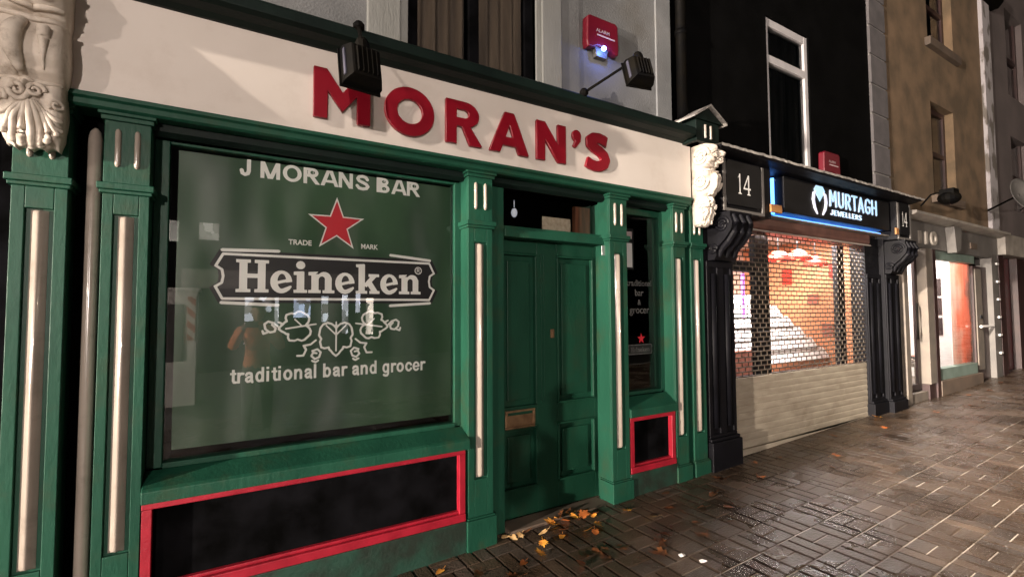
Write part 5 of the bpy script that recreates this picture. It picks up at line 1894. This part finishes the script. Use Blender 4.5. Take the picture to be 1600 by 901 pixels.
# ================================================================== STREET LAMPS
def street_lamp(x, y, z, power, label, aim=None, rad=.12, color=WARM, spot=None):
    root = thing('street_lamp', label, 'street lamp', (x, y, gz(x)), 'street lamps')
    yb = y - .9
    p = MB()
    p.tube([(x, yb, gz(x) - .15), (x, yb, z - .6), (x, yb + .05, z - .1), (x, yb + .3, z + .12), (x, y - .18, z + .12)], [.08, .06, .05, .045, .04], 12)
    p.build('pole', 'iron', root, smooth=True)
    h = MB()
    h.prof_x(x - .14, x + .14, [(y - .28, z + .10), (y + .24, z + .10), (y + .24, z + .14), (y - .05, z + .20), (y - .28, z + .17)])
    h.build('lamp_head', 'iron', root, 0.01)
    MB().ball((x, y, z + .02), .05, 12).build('bulb', emit('lamp_bulb', color, 30), root)
    ld = bpy.data.lights.new('lamp_light', 'SPOT' if spot else 'POINT')
    ld.energy = power
    ld.color = color
    ld.shadow_soft_size = rad
    o = bpy.data.objects.new('lamp_light', ld)
    o.location = (x, y, z - .12)
    if spot:
        ld.spot_size = R(spot)
        ld.spot_blend = .6
        o.rotation_euler = (Vector(aim) - Vector((x, y, z))).to_track_quat('-Z', 'Y').to_euler()
    COL.objects.link(o)
    o.parent = root
    o.matrix_parent_inverse = parent_inv(root)
    return root
street_lamp(-8.0, -2.2, 5.9, P_WALL, 'tall street lamp up the pavement left of the pub')
street_lamp(-4.0, -12.6, 3.5, P_ACROSS, 'low street lamp across the road to the left', color=(1, .85, .77))
street_lamp(-8.0, -2.45, 6.3, P_BEAM, 'added spot lamp on a tall pole, brightening the pavement', aim=(10.5, -2.7, .2), spot=24, color=(1, .87, .74))
street_lamp(-14.0, -3.9, 1.95, P_LOW, 'lamp added in place of an unseen low light far up the pavement to the left')
street_lamp(-12.0, -12.3, 4.2, P_SIDE, 'street lamp across the road further to the left', color=(1, .85, .76))
street_lamp(13.0, -7.5, 5.5, P_RIGHT, 'street lamp over the road to the right', color=(1, .80, .60))

# ================================================================== PHOTOGRAPHER (seen as a reflection and a shadow)
def person():
    px, py, pz = .42, -3.85, gz(.42)
    V = [(0, 0, .93, .135), (0, 0, 1.08, .145), (0, -.01, 1.28, .165), (0, 0, 1.42, .13), (0, .01, 1.50, .062), (0, .02, 1.56, .058),    # 0-5 torso neck
         (-.10, 0, .88, .105), (-.11, .02, .48, .075), (-.12, -.02, .09, .05), (-.12, .16, .045, .038),                                  # 6-9 left leg
         (.10, 0, .88, .105), (.12, .02, .48, .075), (.13, -.02, .09, .05), (.13, .16, .045, .038),                                      # 10-13 right leg
         (-.20, .0, 1.40, .078), (-.30, .12, 1.19, .062), (-.20, .32, 1.42, .045), (-.17, .38, 1.49, .030),                              # 14-17 left arm
         (.20, .0, 1.40, .078), (.28, .12, 1.17, .062), (.06, .33, 1.42, .045), (-.02, .38, 1.48, .030)]                                 # 18-21 right arm
    E_ = [(0, 1), (1, 2), (2, 3), (3, 4), (4, 5), (0, 6), (6, 7), (7, 8), (8, 9), (0, 10), (10, 11), (11, 12), (12, 13), (3, 14), (14, 15), (15, 16), (16, 17), (3, 18), (18, 19), (19, 20), (20, 21)]
    def skin(Vs, Es, sub=2):
        me = bpy.data.meshes.new('person')
        me.from_pydata([v[:3] for v in Vs], Es, [])
        ob = bpy.data.objects.new('tmp', me)
        COL.objects.link(ob)
        mod = ob.modifiers.new('skin', 'SKIN')
        for i, v in enumerate(Vs):
            sv = me.skin_vertices[0].data[i]
            sv.radius = (v[3], v[3])
            sv.use_root = (i == 0)
        s2 = ob.modifiers.new('sub', 'SUBSURF')
        s2.levels = s2.render_levels = sub
        dg = bpy.context.evaluated_depsgraph_get()
        dg.update()
        out = bpy.data.meshes.new_from_object(ob.evaluated_get(dg))
        bpy.data.objects.remove(ob)
        vv = [tuple(v.co) for v in out.vertices]
        ff = [tuple(p.vertices) for p in out.polygons]
        return vv, ff
    mb = MB()
    mb.add(*skin(V, E_))
    # head
    mb.ball((0, .035, 1.66), .105, 20, sx=.78, sy=.95, sz=1.18)
    mb.ball((0, .135, 1.645), .018, 8, sz=1.5)
    for s in (-1, 1):
        mb.ball((s * .083, .03, 1.65), .028, 8, sx=.4)
    # fingers round the phone
    for (hx, s) in ((-.17, 1), (-.02, -1)):
        for k in range(4):
            z = 1.475 + k * .019
            L_ = [.9, 1.05, 1.0, .8][k]
            mb.add(*skin([(hx, .385, z, .010), (hx + s * .012, .385 + .028 * L_, z, .009), (hx + s * .030 * L_, .41, z, .008), (hx + s * .045 * L_, .402, z, .007)], [(0, 1), (1, 2), (2, 3)], 1))
        mb.add(*skin([(hx, .37, 1.47, .012), (hx + s * .018, .372, 1.515, .010), (hx + s * .035, .385, 1.54, .008)], [(0, 1), (1, 2)], 1))
    mb.v = [(x + px, y + py, z + pz) for x, y, z in mb.v]
    M['skin'] = mat('skin', (0.42, 0.25, 0.18), (0.36, 0.20, 0.14), 0.5, 0.6, 20)
    M['jacket'] = mat('orange_jacket', (0.80, 0.24, 0.07), (0.65, 0.18, 0.05), 0.6, 0.8, 6, .3, 12)
    M['trousers'] = mat('dark_trousers', (0.02, 0.022, 0.03), None, 0.8, 0.9, 9)
    o = mb.build('person', 'jacket', None, smooth=True)
    me = o.data
    me.materials.append(M['trousers'])
    me.materials.append(M['skin'])
    for p in me.polygons:
        c = p.center
        z, y = c.z - pz, c.y - py
        if z > 1.52 and abs(c.x - px) < .13 and y < .2:
            p.material_index = 2
        elif y > .37:
            p.material_index = 2
        elif z < .95 and y < .3:
            p.material_index = 1
    tag(o, 'person in orange jacket and dark cap holding up a phone, mirrored in the pub window', 'person')
    cp = MB()
    cp.ball((px, py + .03, pz + 1.735), .105, 16, sx=.84, sy=1.0, sz=.72)
    cp.box(px - .07, px + .07, py + .09, py + .19, pz + 1.715, pz + 1.727)
    cp.build('cap', 'trousers', o, 0.004, smooth=True)
    ph = MB()
    ph.box(px - .165, px - .02, py + .412, py + .420, pz + 1.46, pz + 1.54)
    tag(ph.build('smartphone', 'black', None, 0.003), 'black smartphone held up sideways in both hands of the person in orange', 'phone')
person()

# ================================================================== LEAVES AND LITTER
def leaf_mesh(kind, seed):
    rn = random.Random(seed)
    pts = []
    if kind == 'maple':
        lobes = [(0, 1.0), (14, .62), (26, .70), (36, .42), (48, .84), (60, .58), (72, .70), (88, .40), (108, .58), (128, .40), (150, .46), (170, .22)]
    else:
        lobes = [(0, 1.0), (12, .82), (25, .62), (45, .48), (70, .42), (100, .42), (130, .46), (155, .40), (172, .2)]
    for a, r_ in lobes:
        pts.append((a, r_ * rn.uniform(.88, 1.1)))
    full = pts + [(360 - a, r_ * rn.uniform(.88, 1.1)) for a, r_ in reversed(pts[1:])]
    curl = rn.uniform(.1, .5)
    curl2 = rn.uniform(-.3, .5)
    vs = [(0, 0, 0)]
    def zf(x, y):
        return max(0, curl * x * x * .6 + curl2 * y * y * .5 + .06 * math.sin(5 * x + seed) + .05)
    n = len(full)
    for fct in (.5, 1.0):
        for a, r_ in full:
            x, y = fct * r_ * math.sin(R(a)), fct * r_ * math.cos(R(a))
            vs.append((x, y, zf(x, y)))
    vs[0] = (0, 0, .02)
    fs = [(0, 1 + k, 1 + (k + 1) % n) for k in range(n)]
    fs += [(1 + k, 1 + n + k, 1 + n + (k + 1) % n, 1 + (k + 1) % n) for k in range(n)]
    # stalk
    b = len(vs)
    for k in range(5):
        t = k / 4
        vs += [(-.02, -.2 - .75 * t, .03 + .12 * t * t), (.02, -.2 - .75 * t, .03 + .12 * t * t)]
    fs += [(b + 2 * k, b + 2 * k + 1, b + 2 * k + 3, b + 2 * k + 2) for k in range(4)]
    return vs, fs
LEAF = {'gold': mat('golden_leaf', (0.85, 0.42, 0.06), (0.62, 0.22, 0.04), 0.3, 0.5, 14),
        'rust': mat('rusty_leaf', (0.50, 0.15, 0.035), (0.28, 0.075, 0.02), 0.3, 0.5, 14),
        'brown': mat('damp_brown_leaf', (0.15, 0.055, 0.02), (0.08, 0.03, 0.012), 0.25, 0.5, 14),
        'pale': mat('pale_leaf', (0.62, 0.42, 0.20), (0.5, 0.30, 0.12), 0.35, 0.5, 14)}
lrn = random.Random(21)
def leaf(x, y, size, colr, label, group=None, kind=None, tilt=.25):
    kind = kind or lrn.choice(['maple', 'oval', 'oval'])
    size *= lrn.uniform(.85, 1.2)
    vs, fs = leaf_mesh(kind, lrn.randint(0, 999))
    rot = Matrix.Rotation(lrn.uniform(0, 2 * PI), 4, 'Z')
    tl = Matrix.Rotation(lrn.uniform(-tilt, tilt), 4, 'X') @ Matrix.Rotation(lrn.uniform(-tilt, tilt), 4, 'Y')
    mt_ = rot @ tl
    pts = [mt_ @ (Vector(v) * size) for v in vs]
    zmin = min(p.z for p in pts)
    mb = MB()
    mb.add([(p.x, p.y, p.z - zmin) for p in pts], fs)
    o = mb.build('fallen_leaf', LEAF[colr])
    o.location = (x, y, gz(x) + .003)
    o.data.shade_smooth()
    tag(o, label, 'leaf', group)
    return o
leaf(2.76, -.16, .075, 'gold', 'large golden leaf lying below the foot of the pilaster right of the door')
leaf(2.84, -.36, .070, 'pale', 'pale tan leaf lying further out beyond the large golden leaf')
leaf(1.93, -.21, .060, 'gold', 'bright yellow leaf on the dark pavement in front of the door')
leaf(1.83, -.33, .058, 'gold', 'second yellow leaf touching the bright yellow one before the door', tilt=.4)
leaf(1.69, -.34, .055, 'rust', 'rust leaf left of the yellow leaf pair in front of the door')
leaf(1.95, -.58, .075, 'rust', 'large curled rust leaf nearest the bottom edge before the door', tilt=.5)
leaf(1.21, -.12, .060, 'gold', 'single orange leaf under the black panel left of the door')
leaf(7.42, -.02, .085, 'gold', 'lone orange leaf at the right foot of the roller shutter')
GR = 'rusty leaves heaped at the door step'
for i in range(16):
    leaf(2.28 + lrn.gauss(0, .11), -.04 + lrn.gauss(0, .06), lrn.uniform(.045, .065), lrn.choice(['rust', 'rust', 'gold', 'brown', 'brown']), 'curled rusty leaf in the heap at the foot of the green door', GR, tilt=.5)
for x, y in ((1.80, -.02), (1.86, -.03), (1.75, .02), (1.92, .0), (2.02, -.10)):
    leaf(x, y, .05, lrn.choice(['rust', 'brown', 'pale']), 'small rusty leaf at the left corner of the door step', 'leaves at the left door corner', tilt=.5)
for x, y in ((2.34, -.28), (2.27, -.26), (2.40, -.22), (2.14, -.14), (2.10, -.20)):
    leaf(x, y, .058, lrn.choice(['rust', 'gold', 'rust']), 'rusty leaf in the small cluster just out from the door heap', 'leaves in the small cluster', tilt=.4)
fl_sp = [(2.13, -.48), (2.30, -.56), (2.14, -.62), (2.22, -.50), (2.05, -.50), (3.06, -.34), (2.55, -.71), (2.60, -.64), (2.47, -.78), (3.08, -.39), (3.28, -.10), (2.72, -.60), (3.30, -.45), (3.45, -.55), (3.6, -.35), (1.55, -.45), (1.4, -.30), (2.9, -.75), (3.0, -.62), (3.9, -.2)]
for x, y in fl_sp:
    leaf(x + lrn.uniform(-.02, .02), y + lrn.uniform(-.02, .02), lrn.uniform(.06, .085), 'brown', 'damp brown leaf pressed flat on the dark wet pavement', 'flat damp leaves', tilt=.03)
far = [(4.25, -.35), (4.9, -.15), (5.4, -.45), (6.1, -.12), (6.9, -.3), (8.3, -.35), (9.1, -.5), (9.9, -.25), (10.6, -.3), (11.6, -.2), (5.0, -.6), (4.55, -.1)]
for x, y in far:
    leaf(x, y, lrn.uniform(.06, .08), lrn.choice(['brown', 'rust']), 'brown leaf scattered on the pavement by the shop shutters', 'leaves by the shutters', tilt=.15)
for x, y, lab in ((2.57, -.85, 'left of two white litter scraps on the pavement'), (2.62, -.97, 'right of two white litter scraps on the pavement'), (1.95, -1.0, 'grey white litter scrap near the bottom edge of the pavement')):
    b = MB()
    pts = []
    for k in range(7):
        t = 2 * PI * k / 7
        r_ = .022 * lrn.uniform(.6, 1.3)
        pts.append((r_ * math.cos(t) * 1.4, r_ * math.sin(t)))
    b.add([(p[0], p[1], .012 * lrn.random()) for p in pts] + [(0, 0, .014)], [(k, (k + 1) % 7, 7) for k in range(7)])
    o = b.build('paper_scrap', 'litter')
    o.location = (x, y, gz(x) + .004)
    tag(o, lab, 'litter')
